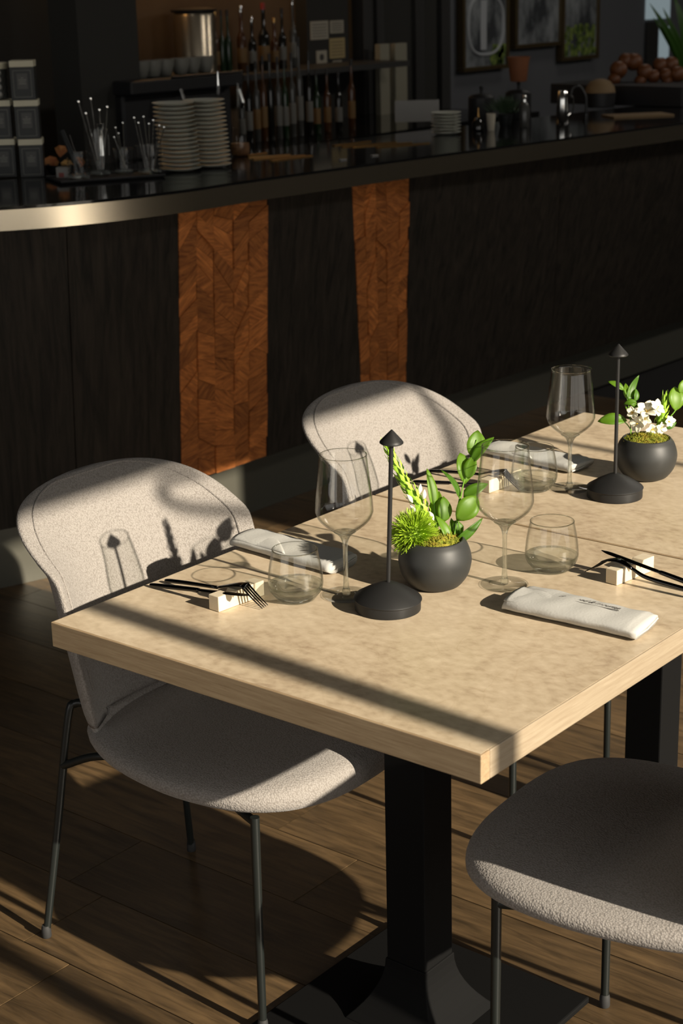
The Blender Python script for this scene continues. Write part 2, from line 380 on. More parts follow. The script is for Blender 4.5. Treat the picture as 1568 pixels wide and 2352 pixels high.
BOTC = smooth_curve(pre2+botp+[botp[-1]+d3*.9, botp[-1]+d3*2.0], 8)
def offs(cv, d):
    out = []
    for i, p in enumerate(cv):
        t = (cv[min(i+1, len(cv)-1)]-cv[max(i-1, 0)]).normalized(); out.append(p+V((-t.y, t.x, 0))*d)
    return out
# fascia: brushed steel strip
fo, fi = TOPC, offs(TOPC, .02)
rings = [[V((a.x, a.y, 1.036)), V((a.x, a.y, 1.092)), V((b.x, b.y, 1.092)), V((b.x, b.y, 1.036))] for a, b in zip(fo, fi)]
G().loops(rings).make('steel_fascia', 'steel', bar, smooth=True)
# countertop slab
bk = [V((p.x-.66, p.y+.05, 0)) for p in TOPC]
ci = offs(TOPC, .004)
rings = [[V((a.x, a.y, 1.0925)), V((a.x, a.y, ZT)), V((b.x, b.y, ZT)), V((b.x, b.y, 1.0925))] for a, b in zip(ci, bk)]
G().loops(rings).make('countertop', 'countertop', bar, smooth=True)
rings = [[V((a.x-.02, a.y, .19)), V((a.x-.02, a.y, 1.036)), V((b.x, b.y, 1.036)), V((b.x, b.y, .19))] for a, b in zip(offs(TOPC, .40), bk)]
G().loops(rings).make('carcass', 'frame_dark', bar, smooth=True)
ki = offs(BOTC, .045); ki2 = offs(BOTC, .08)
rings = [[V((a.x, a.y, 0)), V((a.x, a.y, .19)), V((b.x, b.y, .19)), V((b.x, b.y, 0))] for a, b in zip(ki, ki2)]
G().loops(rings).make('toe_kick', 'kick_metal', bar, smooth=True)
# front between the curves; a parameter t runs along both
def length(cv):
    s = [0]
    for a, b in zip(cv, cv[1:]): s.append(s[-1]+(b-a).length)
    return s
BODC = offs(TOPC, .045)
def param_for(cv, px, z):
    """arc position on a curve whose point at height z lands on image column px"""
    s = length(cv); best = None
    for i in range(len(cv)-1):
        for k in range(10):
            p = cv[i].lerp(cv[i+1], k/10); q = V((p.x, p.y, z))-CAM; dd = q.dot(_F); x = 784+F_PX*q.dot(_R2)/dd
            e = abs(x-px)
            if best is None or e < best[0]: best = (e, s[i]+(s[i+1]-s[i])*k/10)
    return best[1]
def at_s(cv, s):
    L = length(cv)
    for i in range(len(cv)-1):
        if s <= L[i+1]: return cv[i].lerp(cv[i+1], (s-L[i])/max(1e-6, L[i+1]-L[i]))
    return cv[-1].copy()
bounds = [(0, 0)]+[(param_for(BODC, a, 1.03), param_for(BOTC, b, .19)) for a, b in ((152, 178), (410, 417), (613, 613), (807, 831), (939, 931), (1290, 1262))]+[(length(BODC)[-1], length(BOTC)[-1])]
kinds = ['d', 'd', 'i', 'd', 'i', 'd', 'd']
def face_pt(sa, sb, t, dz, out=0):
    """t: 0..1 bottom to top"""
    a = at_s(BODC, sa); b = at_s(BOTC, sb); p = b.lerp(a, t); p.z = .19+(1.036-.19)*t
    e = (at_s(BODC, sa+.02)-at_s(BODC, max(0, sa-.02))).normalized(); return p+V((e.y, -e.x, 0))*out
for i, kd in enumerate(kinds):
    (a0, b0), (a1, b1) = bounds[i], bounds[i+1]
    if kd == 'd':
        ns = 14; g = G(); rows = []
        gap = .0015
        for j in range(ns+1):
            u = j/ns; sa = a0+gap+(a1-a0-2*gap)*u; sb = b0+gap+(b1-b0-2*gap)*u
            rows.append([face_pt(sa, sb, 0, 0), face_pt(sa, sb, 1, 0), face_pt(sa, sb, 1, 0, -.02), face_pt(sa, sb, 0, 0, -.02)])
        g.loops(rows).make('dark_panel', 'dark_panel_wood', bar, smooth=True)
    else:
        n = 3; rows = []
        for j in range(n+1):
            u = j/n; sa = a0+(a1-a0)*u; sb = b0+(b1-b0)*u
            rows.append([face_pt(sa, sb, 0, 0, -.012), face_pt(sa, sb, 1, 0, -.012), face_pt(sa, sb, 1, 0, -.022), face_pt(sa, sb, 0, 0, -.022)])
        pan = G().loops(rows).make('inlay_panel', 'joint', bar)
        pan['label'] = 'orange end-grain wood inlay panel of many small blocks'
        r = random.Random(5+i); ncol = 5
        cols = [0]+[(k+r.uniform(-.12, .12))/ncol for k in range(1, ncol)]+[1]
        for cidx in range(ncol):
            u0, u1 = cols[cidx], cols[cidx+1]; t = 0; zl = zr = 0.
            while True:
                h = r.uniform(.045, .105); tl = r.uniform(-.018, .018)
                nl, nr = zl+h+tl, zr+h-tl
                if min(nl, nr) > .955: nl = nr = 1
                def P(u, t, o): return face_pt(a0+(a1-a0)*u, b0+(b1-b0)*u, t, 0, o)
                e = .004; pr = r.uniform(-.003, .0035)
                uu = (u0+.012/ncol, u1-.012/ncol)
                q = [(uu[0], zl+.0008), (uu[1], zr+.0008), (uu[1], nr-.0008), (uu[0], nl-.0008)]
                v = [P(a, b, pr) for a, b in q]+[P(a, b, -.012) for a, b in q]
                cen = sum(v, V())/8
                obj('wood_block', [p-cen for p in v], [(0, 1, 2, 3), (4, 7, 6, 5), (0, 4, 5, 1), (1, 5, 6, 2), (2, 6, 7, 3), (3, 7, 4, 0)], 'inlay_wood', pan, loc=cen)
                zl, zr = nl, nr
                if nl >= 1: break
# ------------------------------------------------------------------ tables
Z = .75; TH = .04
def table(x0, y0, x1, y1, label):
    cx, cy = (x0+x1)/2, (y0+y1)/2
    t = thing('dining_table', label, 'table', (cx, cy, 0), group=None)
    hx, hy = (x1-x0)/2, (y1-y0)/2
    G().box((-hx+.003, -hy+.003, Z-.006), (hx-.003, hy-.003, Z)).make('stone_top', 'stone', t)
    s = .02
    def rail(a, b, ax, nm='edge_band'):
        G().box(a, b).make(nm, ax, t, bevel=.0012)
    rail((-hx, -hy, Z-TH), (hx, -hy+s, Z-.0003), 'oak_x'); rail((-hx, hy-s, Z-TH), (hx, hy, Z-.0003), 'oak_x')
    rail((hx-s, -hy+s+.0002, Z-TH), (hx, hy-s-.0002, Z-.0003), 'oak_y'); rail((-hx, -hy+s+.0002, Z-TH), (-hx+s, hy-s-.0002, Z-.0003), 'oak_y')
    G().box((-hx+s, -hy+s, Z-TH), (hx-s, hy-s, Z-.007)).make('core_board', 'oak_x', t)
    G().box((-.16, -.16, Z-TH-.006), (.16, .16, Z-TH)).make('mounting_plate', 'base_metal', t)
    G().box((-.039, -.039, .118), (.039, .039, Z-TH-.006)).make('column', 'base_metal', t, bevel=.003)
    g = G(); rg = []
    for k in range(9):
        u = k/8; h = .04+.16*(1-u)**2.4*1.0; zz = .012+.108*u; hh = .041+.05*(1-u)**2
        rg.append([V((-hh, -hh, zz)), V((hh, -hh, zz)), V((hh, hh, zz)), V((-hh, hh, zz))])
    g.loops(rg).make('plinth', 'base_metal', t, bevel=.002)
    g = G().box((-.205, -.205, 0), (.205, .205, .012)); g.make('base_plate', 'base_metal', t, bevel=.003)
    return t
W_, D_ = .785, .797
table(0, 0, W_, D_, 'nearest square table with stone top and pale oak edge, on a black pedestal')
table(.002, D_+.0035, W_+.002, 1.548, 'far square stone-topped table pushed against the back of the nearest table')
# ------------------------------------------------------------------ chairs
def chair():
    t = thing('dining_chair', '', 'chair')
    # stations: x, z, half-width, half-thickness, wrap, side exponent
    def sec(st, n=40):
        x, z, hw, ht, wrap, nx, nz, e = st
        ring = []
        N = V((nx, 0, nz)).normalized()
        for i in range(n):
            a = 2*math.pi*i/n; ca, sa = math.cos(a), math.sin(a)
            u = math.copysign(abs(ca)**(2/e), ca); v = math.copysign(abs(sa)**(2/(2.6 if e < 3 else 3.0)), sa)
            off = v*ht+wrap*abs(u)**2.6
            ring.append(V((x, 0, z))+V((0, u*hw, 0))+N*off)
        return ring
    # backrest: from below the seat up to the rounded top
    raw = [  # x, z, hw, ht, wrap
        (-.120, .402, .186, .012, .02), (-.150, .412, .192, .024, .035), (-.188, .432, .198, .030, .058), (-.212, .470, .210, .030, .082), (-.226, .52, .224, .029, .100),
        (-.236, .58, .238, .028, .113), (-.250, .64, .243, .028, .117), (-.266, .70, .2415, .0275, .117), (-.279, .734, .2421, .0272, .117)]
    for q in (.18, .34, .48, .60, .71, .80, .87, .93, .97, .992):
        z_ = .734+q*.1105; h_ = .2421*max(0, 1-q**3.2)**(1/2.2); raw.append((-.2775-.0595*q, z_, max(h_, .012), .0272*(1-.75*q**3), ((.117*(1-q)+.021*q)*(h_/.2421)**2)))
    st = spline(raw, 3); rings = []
    for i, s in enumerate(st):
        a, b = st[max(i-1, 0)], st[min(i+1, len(st)-1)]
        tx, tz = b[0]-a[0], b[1]-a[1]; nx, nz = tz, -tx
        if nx < 0 and i > 6: nx, nz = -nx, -nz
        rings.append(sec((s[0], s[1], max(s[2], .01), max(s[3], .003), s[4], abs(nx) if i < 9 else 1, max(nz, .0) if i < 9 else 0, 2.35+1.3*min(1, max(0, (.80-s[1])/.08))*min(1, max(0, (s[1]-.45)/.06)))))
    b = G().loops(rings).make('backrest', 'fabric', t, smooth=True, auto=False)
    # welt seam along the front edge of the back
    rr = rings[13:-5]; Ls = [r_[16]+V((.0012, 0, 0)) for r_ in rr]; Rs = [r_[4]+V((.0012, 0, 0)) for r_ in rr]
    top = [rings[-5][k] for k in (15, 13, 10, 7, 5)]
    G().tube(Ls+top+Rs[::-1], .0021, 6).make('piping', 'fabric', b, smooth=True)
    # seat cushion
    raw = [
        (-.20, .442, .135, .018), (-.178, .430, .180, .032), (-.11, .424, .218, .038), (-.03, .421, .240, .037), (.06, .423, .252, .036), (.14, .426, .248, .036),
        (.20, .428, .232, .036), (.245, .429, .200, .034), (.272, .429, .158, .030), (.288, .428, .105, .023), (.295, .427, .045, .013), (.297, .427, .015, .006)]
    st = spline(raw, 3); rings = []
    for i, s in enumerate(st):
        hw = max(s[2], .008)
        side = .012
        rings.append(sec((s[0], s[1], hw, max(s[3], .003), side*min(1, hw/.2)*(1-max(0, s[0])*2.2), 0.0, 1, 2.9)))
    G().loops(rings).make('seat', 'fabric', t, smooth=True, auto=False)
    # legs
    for sg in (-1, 1):
        G().tube(spline([(.205, .190*sg, .012), (.2045, .189*sg, .2), (.204, .187*sg, .395)], 4), [.0070+.0008*k/8 for k in range(9)], 12).make('leg', 'chair_metal', t, smooth=True)
        pts = spline([(-.308, .196*sg, .012), (-.290, .165*sg, .22), (-.272, .136*sg, .425), (-.262, .125*sg, .452), (-.235, .118*sg, .455)], 5)
        G().tube(pts, [.0070+.0008*min(1, k/8) for k in range(len(pts))], 12).make('leg', 'chair_metal', t, smooth=True)
        G().tube(spline([(-.281, .150*sg, .335), (-.2, .140*sg, .372), (-.10, .13*sg, .384), (.10, .155*sg, .388), (.204, .187*sg, .386)], 5), .0075, 10).make('side_rail', 'chair_metal', t, smooth=True)
    G().tube([(-.10, -.13, .384), (-.10, .13, .384)], .0075, 10).make('cross_rail', 'chair_metal', t, smooth=True)
    for l in [o for o in t.children if o.name.split('.')[0] == 'leg']:
        p = l.data.vertices[0].co
        cx = .205 if p.x > 0 else -.3085; cy = (.19 if p.x > 0 else .197)*(1 if p.y > 0 else -1)
        G().lathe([(.0082, 0), (.0092, .002), (.0088, .018), (.0074, .024)], 14, c=(cx, cy, 0)).make('foot_cap', 'rubber', l, smooth=True)
    return t
ch = chair(); ch.location = (-.002, .395, 0); ch.rotation_euler[2] = math.radians(1.2)
grp = 'beige upholstered tub chairs at the tables'
tag(ch, 'beige boucle chair at the left, tucked under the nearest table, glass shadow on its back', 'chair', grp)
c2 = copy_tree(ch); c2.location = (0, 1.143, 0); tag(c2, 'beige boucle chair behind the first, on the left side of the far table', 'chair', grp)
c3 = copy_tree(ch); c3.location = (.842, .437, 0); c3.rotation_euler[2] = math.radians(184.5); tag(c3, 'beige boucle chair at lower right, its seat mostly in shade', 'chair', grp)

# ------------------------------------------------------------------ glassware
def wine_glass(p, label):
    t = thing('wine_glass', label, 'wine glass', p, group='wine glasses on the tables')
    outer = spline([(.004, .097), (.012, .102), (.026, .112), (.039, .124), (.0442, .135), (.0448, .142), (.0430, .165), (.0395, .195), (.0362, .2275)], 6)
    inner = [(max(.0005, r-.0011-.0015*max(0, 1-(z-.097)/.03)), z+(.0022 if z < .11 else .0008 if z < .13 else 0)) for r, z in outer]
    G().lathe(outer+inner[::-1], 64, False, False).make('bowl', 'thin_glass', t, smooth=True, auto=False)
    G().tube([(.0362*math.cos(a*math.pi/32), .0362*math.sin(a*math.pi/32), .2278) for a in range(64)], .00065, 6, True).make('rim', 'solid_glass', t, smooth=True)
    G().lathe(spline([(.0365, .0002), (.0372, .0012), (.0365, .0022), (.026, .0034), (.014, .0052), (.0075, .009)], 3), 64, True, True).make('foot', 'thin_glass', t, smooth=True, auto=False)
    prof = [(.004, .0006), (.006, .002), (.0068, .006), (.0062, .0095), (.0048, .015), (.0038, .03), (.0036, .06), (.0038, .08), (.0048, .088), (.0065, .093), (.009, .0975), (.0135, .102), (.0175, .1045), (.010, .1052), (.004, .105)]
    G().lathe(spline(prof, 3), 48, True, True).make('stem', 'solid_glass', t, smooth=True, auto=False)
    return t
def tumbler(p, label):
    t = thing('tumbler', label, 'tumbler', p, group='stemless tumblers on the tables')
    outer = spline([(.0315, .006), (.0395, .014), (.0428, .024), (.0430, .032), (.0412, .050), (.0382, .067), (.0352, .0815)], 5)
    inner = [(r-.0013-.002*max(0, 1-(z-.006)/.02), z+.001) for r, z in outer if z > .008]
    G().lathe(outer+inner[::-1], 64, False, False).make('bowl', 'thin_glass', t, smooth=True, auto=False)
    G().tube([(.0352*math.cos(a*math.pi/32), .0352*math.sin(a*math.pi/32), .0818) for a in range(64)], .0007, 6, True).make('rim', 'solid_glass', t, smooth=True)
    base = [(.004, .0005), (.026, 0), (.030, .0015), (.0335, .006), (.0385, .0125), (.0415, .0195), (.0424, .026), (.0405, .0235), (.036, .016), (.028, .012), (.014, .0115), (.003, .013)]
    G().lathe(base, 64, True, True).make('base', 'solid_glass', t, smooth=True, auto=False)
    return t
Pz = lambda px, py: at_z(px, py, Z+.0004)
wine_glass(Pz(795, 1367), 'empty wine glass on the left, between the tumbler and the black lamp')
wine_glass(Pz(1158, 1343), 'empty wine glass standing right of the nearer flower bowl')
wine_glass(Pz(1307, 1122), 'empty wine glass on the far table beside the second lamp')
tumbler(Pz(680, 1375), 'empty tumbler at left beside the cutlery rest')
tumbler(Pz(1266, 1307), 'empty tumbler right of the middle wine glass')
tumbler(Pz(1226, 1123), 'empty tumbler on the far table, seen behind the middle wine glass')

# ------------------------------------------------------------------ cordless lamps
def lamp(p, label, lean=0):
    t = thing('table_lamp', label, 'lamp', p, group='slim black table lamps'); t.rotation_euler = (0, lean, 0)
    G().lathe(spline([(.0495, 0), (.0505, .001), (.0505, .0145), (.0500, .0155)], 3)+[(.049, .0158)], 64).make('base', 'lamp_metal', t, smooth=True)
    G().lathe([(.0512, .0160), (.0520, .0175), (.0505, .0195), (.030, .0325), (.012, .0415), (.005, .0435), (.0035, .0436)], 64).make('base_cone', 'lamp_metal', t, smooth=True)
    G().lathe([(.0034, .043), (.0034, .266)], 16).make('stem', 'lamp_metal', t, smooth=True)
    G().lathe([(.0165, .2625), (.0177, .2635), (.0177, .2650), (.0155, .2680), (.0012, .2835), (.0003, .284)], 48).make('shade', 'lamp_metal', t, smooth=True)
    return t
lamp(Pz(890, 1397), 'slim black table lamp with cone shade beside the nearer flower bowl', .045)
lamp(Pz(1411, 1139), 'slim black table lamp with cone shade on the far table')

# ------------------------------------------------------------------ flower bowls
def leaf(name, base, tip, wd, parent, bend=.15, m='leaf', nrm=None, blunt=.5, fold=.25, nseg=8, twist=0):
    """leaf blade from base to tip; wd full width"""
    base, tip = V(base), V(tip); ax = tip-base; L = ax.length; ax.normalize()
    nrm = V(nrm) if nrm else (CAM-base).normalized()
    sd = ax.cross(nrm).normalized(); up = sd.cross(ax).normalized()
    if twist: q = Matrix.Rotation(twist, 3, ax); sd = q @ sd; up = q @ up
    v = []; f = []
    for i in range(nseg+1):
        t = i/nseg; w_ = wd*.5*(math.sin(math.pi*t**(.55+.5*blunt))**.75+.03) if i < nseg else wd*.02
        c = base+ax*(L*t)+up*(bend*L*math.sin(math.pi*t))
        for s in (-1, -.5, 0, .5, 1): v.append(c+sd*(w_*s)+up*(abs(s)*w_*fold))
    for i in range(nseg):
        for s in range(4): f.append((i*5+s, i*5+s+1, i*5+s+6, i*5+s+5))
    o = obj(name, v, f, m, parent, smooth=True)
    so_ = o.modifiers.new('t', 'SOLIDIFY'); so_.thickness = .0004
    return o
def bowl_pot(p, label):
    t = thing('flower_bowl', label, 'flower bowl', p, group='black flower bowls')
    prof = spline([(.030, 0), (.040, .004), (.052, .020), (.0572, .038), (.0570, .052), (.0520, .068), (.0455, .0775)], 5)
    prof += [(.044, .0785), (.0425, .0775), (.047, .067), (.048, .062)]
    G().lathe(prof, 64, True, False).make('pot', 'pot_ceramic', t, smooth=True, auto=False)
    g = G(); r = random.Random(int(p[0]*1000)); n = 28; rings = []
    for k in range(9):
        rr = .0465*(1-k/8.3); rings.append([V((rr*math.cos(a*2*math.pi/n), rr*math.sin(a*2*math.pi/n), .070+.013*(1-(rr/.0465)**2)+r.uniform(-.003, .004))) for a in range(n)])
    g.loops(rings)
    for k in range(900):
        a = r.uniform(0, 6.28); rr = .045*math.sqrt(r.random()); b = V((rr*math.cos(a), rr*math.sin(a), .071+.013*(1-(rr/.0465)**2)))
        d = V((r.gauss(0, .6), r.gauss(0, .6), 1)).normalized()*r.uniform(.003, .008); s = V((r.gauss(0, 1), r.gauss(0, 1), 0)).normalized()*.0009
        g.add([b-s, b+s, b+d], [(0, 1, 2)])
    m = g.make('moss', 'moss', t); m['kind'] = 'stuff'
    return t
inv = lambda t, p: V(p)-t.location
pot1 = bowl_pot(Pz(999, 1344), 'round black bowl of green sprigs and a fuzzy green flower ball, beside the nearer lamp')
pot2 = bowl_pot(Pz(1482, 1096), 'round black bowl with white blossoms and leaves on the far table')
D1 = depth(pot1.location); D2 = depth(pot2.location)
def P1(px, py, d=0): return inv(pot1, at_d(px, py, D1+d))
def P2(px, py, d=0): return inv(pot2, at_d(px, py, D2+d))
def sprig(P, t, stems, leaves, sc):
    for s in stems:
        pts = spline([P(*q) for q in s], 4); G().tube(pts, .0011, 6).make('stem', 'stem_green', t, smooth=True)
    for (bx_, by_, tx, ty, wpx, d, bend, blunt, tw) in leaves:
        leaf('leaf', P(bx_, by_, d), P(tx, ty, d+.004), wpx/sc, t, bend, blunt=blunt, twist=tw)
sprig(P1, pot1, [[(1040, 1245, -.01), (1050, 1190, -.008), (1062, 1120, -.005), (1080, 1050, 0), (1095, 1010, 0)],
                 [(1005, 1240, .0), (1000, 1190, .0), (996, 1150, .0)], [(1060, 1240, -.01), (1050, 1180, -.012), (1056, 1140, -.01)]],
      [(996, 1162, 980, 1076, 26, 0, .06, .2, .3), (1003, 1205, 1008, 1128, 36, .004, .10, .5, -.5), (1018, 1200, 1018, 1140, 34, -.006, .1, .6, .2), (1056, 1146, 1012, 1079, 20, -.004, .12, .3, .6),
       (1068, 1112, 1056, 1040, 44, .0, .10, .95, .3), (1074, 1100, 1088, 1046, 30, -.008, .1, .6, -.3), (1086, 1052, 1097, 988, 46, .004, .10, .6, .1), (1082, 1062, 1134, 1004, 28, -.006, .10, .3, -.5),
       (1064, 1142, 1120, 1111, 30, .0, .10, .2, -.2), (1048, 1196, 1096, 1140, 50, -.012, .14, .95, .1), (1046, 1246, 1108, 1190, 22, -.016, .08, .2, .5),
       (1034, 1248, 1000, 1184, 24, -.018, .10, .4, .3), (1038, 1218, 1064, 1208, 36, -.004, .1, .5, .1), (1036, 1240, 1036, 1190, 22, .0, .1, .6, .4), (1002, 1215, 1002, 1166, 26, .01, .1, .5, -.6)], 1480)
sprig(P2, pot2, [[(1448, 1000, 0), (1447, 960, 0), (1440, 915, 0), (1434, 895, 0)], [(1535, 985, 0), (1536, 962, 0), (1552, 940, 0), (1562, 905, 0)], [(1450, 990, 0), (1440, 975, 0), (1425, 962, 0)]],
      [(1433, 896, 1396, 876, 17, 0, .1, .6, .2), (1441, 917, 1436, 880, 15, .004, .1, .5, -.4), (1443, 918, 1467, 862, 19, -.002, -.12, .2, .3), (1458, 922, 1460, 893, 15, 0, .1, .5, .4), (1462, 924, 1432, 928, 15, -.006, .15, .6, .2),
       (1446, 962, 1434, 930, 12, 0, .1, .4, .5), (1440, 966, 1372, 968, 30, 0, .14, .8, .1), (1551, 944, 1549, 888, 42, 0, .10, .95, .1), (1562, 905, 1575, 870, 26, 0, .1, .5, .1), (1530, 985, 1553, 970, 12, -.004, .1, .3, .2),
       (1460, 950, 1452, 924, 22, .004, .1, .6, .1)], 1255)
# fuzzy flower ball
r = random.Random(11); g = G(); cb = P1(950, 1226, -.022); RB = .0385
for k in range(2600):
    d = V((r.gauss(0, 1), r.gauss(0, 1), r.gauss(0, 1))).normalized(); L = RB*r.uniform(.80, 1.06); b = cb+d*RB*.45
    e = cb+d*L; sd = d.cross(V((r.gauss(0, 1), r.gauss(0, 1), r.gauss(0, 1)))).normalized()
    mid = (b+e)/2; wv = .00075
    g.add([b-sd*wv, b+sd*wv, e-sd*wv*.6, e+sd*wv*.6, e+d*.0035+sd*r.uniform(-.0025, .0025)], [(0, 1, 3, 2), (2, 3, 4)])
g.ball(cb, RB*.62, 16)
o = g.make('fuzzy_flower_ball', 'dianthus', pot1); o['kind'] = 'stuff'; o['label'] = 'bright green fuzzy flower ball'
# flower spikes made of overlapping bracts
def spike(t, P, path, wpx0, wpx1, sc, n, seed):
    pts = spline([P(*q) for q in path], 6); r = random.Random(seed); g = G(); k = len(pts)
    g.tube(pts, [(wpx0+(wpx1-wpx0)*i/k)/sc*.36 for i in range(k)], 10)
    for j in range(n):
        u = j/n; i = min(k-2, int(u*(k-1))); p = V(pts[i]).lerp(V(pts[i+1]), u*(k-1)-i); ax = (V(pts[i])-V(pts[i+1])).normalized()
        wd = (wpx0+(wpx1-wpx0)*u)/sc; a = j*2.4; s = ax.orthogonal().normalized(); s = Matrix.Rotation(a, 3, ax) @ s
        b = p+s*wd*.3; tip = p+ax*.018+s*wd*.62*(1+r.uniform(-.1, .25)); side = ax.cross(s).normalized()*wd*.20
        midp = (b+tip)/2+s*wd*.12
        g.add([b, midp-side, tip, midp+side, midp+s*.0008], [(0, 1, 4), (1, 2, 4), (2, 3, 4), (3, 0, 4)])
    o = g.make('flower_spike', 'bract', t, smooth=True); return o
spike(pot1, P1, [(889, 1022, -.004), (905, 1060, -.006), (930, 1108, -.008), (958, 1150, -.008), (982, 1195, -.006)], 15, 32, 1480, 70, 3)
spike(pot2, P2, [(1526, 915, 0), (1524, 940, 0), (1518, 965, 0), (1510, 985, 0)], 10, 24, 1255, 45, 4)
def bud(t, c, d, L, m='petal_white'):
    g = G(); d = V(d).normalized(); g.lathe(spline([(.001, 0), (.0042*L/.02, .3*L), (.0046*L/.02, .55*L), (.0022*L/.02, .85*L), (.0004, L)], 3), 10, c=c, axis=d)
    g.make('flower_bud', m, t, smooth=True)
for (x, y, dx, dy) in ((948, 1155, -1, -1.4), (955, 1180, -.9, -1.3), (972, 1148, .15, -1.5), (985, 1175, .5, 1), (962, 1135, .2, -1.5), (980, 1190, .3, 1.2)):
    d = _R2*dx-_U2*dy-_F*.4; bud(pot1, P1(x, y, -.014), d, .017)
def flower(t, c, nrm, R, seed):
    r = random.Random(seed); nrm = V(nrm).normalized(); g = G().ball(c, .0018, 8); fl_ = g.make('blossom', 'stamen', t, smooth=True); fl_['label'] = 'white alstroemeria-like blossom with yellow centre'
    s = nrm.orthogonal().normalized()
    for k in range(6):
        d = Matrix.Rotation(k*math.pi/3+r.uniform(-.2, .2), 3, nrm) @ s; tip = V(c)+(d*r.uniform(.85, 1.1)+nrm*r.uniform(.25, .6))*R
        leaf('petal', c, tip, R*.72, fl_, .08, m='petal_white', nrm=nrm, blunt=1., fold=.25, nseg=6)
    for k in range(4):
        d = (nrm+V((r.gauss(0, .3), r.gauss(0, .3), r.gauss(0, .3)))).normalized(); G().tube([V(c), V(c)+d*R*.5], .0005, 5).make('stamen', 'stamen', fl_)
tc_ = -_F
for i, (x, y, dx, dy, R) in enumerate(((1484, 946, -.1, .7, .023), (1496, 986, .1, -.5, .017), (1467, 972, -.7, -.3, .017), (1454, 948, -.7, .1, .013), (1534, 968, .6, .1, .013), (1506, 940, .5, .6, .018), (1478, 962, -.2, -.3, .015), (1515, 982, .6, -.4, .013))):
    flower(pot2, P2(x, y, -.014), tc_+_R2*dx+_U2*dy, R, i)

# ------------------------------------------------------------------ cutlery rests
def rest(p, rz, label):
    t = thing('cutlery_rest', label, 'cutlery rest', p, rz, 'cream stone cutlery rests')
    L = .098; H = .0245; prof = [(0, 0), (L, 0), (L, H), (.070, H), (.062, .012), (.054, H), (.040, H), (.032, .014), (.024, H), (0, H)]
    v = [(0, y, z) for y, z in prof]+[(.022, y, z) for y, z in prof]; n = len(prof)
    # triangulated caps keep the notches concave
    f = [(i, (i+1) % n, n+(i+1) % n, n+i) for i in range(n)]
    caps = [(0, 9, 8, 7), (0, 7, 4, 1), (7, 6, 5, 4), (4, 3, 2, 1)]
    f = [tuple(reversed(q)) for q in f]+[tuple(reversed(c)) for c in caps]+[tuple(n+i for i in c) for c in caps]
    o = obj('block', v, f, 'marble_cream', t); b = o.modifiers.new('b', 'BEVEL'); b.width = .0012; b.segments = 2; b.limit_method = 'ANGLE'
    return t
rest(Pz(480, 1399), math.radians(-4), 'cream stone cutlery rest at left by the table edge')
rest(Pz(1390, 1338), math.radians(-7), 'cream stone cutlery rest at right beside the tumbler')
rest(Pz(1102, 1128), math.radians(-4), 'cream stone cutlery rest on the far table, seen through the middle wine glass')

def ribbon(path, name, m, parent, nrm=V((0, 0, 1)), n=5):
    """path of (point, width, thickness)"""
    pts = spline([(*p, a, b) for p, a, b in path], n); rings = []
    for i, q in enumerate(pts):
        p = V(q[:3]); t = (V(pts[min(i+1, len(pts)-1)][:3])-V(pts[max(i-1, 0)][:3])).normalized(); s = t.cross(nrm).normalized(); u = s.cross(t)
        hw, ht = max(q[3], .0004)/2, max(q[4], .0004)/2; rg = []
        for k in range(12):
            a = 2*math.pi*k/12; ca, sa = math.cos(a), math.sin(a)
            rg.append(p+s*hw*math.copysign(abs(ca)**.7, ca)+u*ht*math.copysign(abs(sa)**.7, sa))
        rings.append(rg)
    return G().loops(rings).make(name, m, parent, smooth=True, auto=False)
def knife(a, b, label, grp):
    """a handle end, b blade tip"""
    a, b = V(a), V(b); t = thing('knife', label, 'knife', (0, 0, 0), group=grp)
    d = b-a
    ribbon([(a, .004, .003), (a+d*.02, .008, .006), (a+d*.2, .0095, .007), (a+d*.45, .008, .0065), (a+d*.5, .007, .006)], 'handle', 'cutlery_metal', t)
    sd = d.cross(V((0, 0, 1))).normalized()
    ribbon([(a+d*.5, .007, .0045), (a+d*.55, .010, .003), (a+d*.75, .0125, .002), (a+d*.93, .0115, .0016), (b, .002, .001)], 'blade', 'cutlery_metal', t)
    return t
def fork(pts, label, grp, ts=1):
    """pts: handle end ... neck, head start, head arch, tine root, tine tip"""
    t = thing('fork', label, 'fork', (0, 0, 0), group=grp)
    P_ = [V(p) for p in pts]
    ribbon([(P_[0], .003, .003), (P_[0].lerp(P_[1], .15), .0085, .006), (P_[1], .007, .006), (P_[2], .0055, .0045)], 'handle', 'cutlery_metal', t)
    ribbon([(P_[2], .0055, .0045), (P_[3], .018, .0025), (P_[4], .023, .0022), (P_[4].lerp(P_[5], .12), .0225, .002)], 'head', 'cutlery_metal', t)
    d = (P_[5]-P_[4]); s = d.cross(V((0, 0, 1))).normalized()
    for k in range(4):
        o = s*((k-1.5)*.0060); m_ = P_[4].lerp(P_[5], .5)+V((0, 0, -.001))
        ribbon([(P_[4]+d*.05+o, .0042, .0024), (m_+o*.97, .0030, .0020), (P_[5]+o*.92, .0012, .0012)], 'tine', 'cutlery_metal', t)
    return t
k1 = knife(at_z(346, 1343, Z+.004), at_z(572, 1368, Z+.0305), 'dark polished knife lying across the left cutlery rest', 'dark polished cutlery')
fork([V((.020, .226, Z+.004)), V((.075, .222, Z+.012)), V((.140, .221, Z+.0185)), V((.168, .2215, Z+.0285)), V((.194, .224, Z+.0335)), V((.229, .231, Z+.0025))], 'dark polished fork lying across the left cutlery rest, tines down', 'dark polished cutlery')
kt = at_z(1381, 1264, Z+.036); kd_ = at_z(1568, 1334, Z+.016)-kt
knife(kt+kd_.normalized()*.215, kt, 'dark polished knife propped on the right cutlery rest', 'dark polished cutlery')
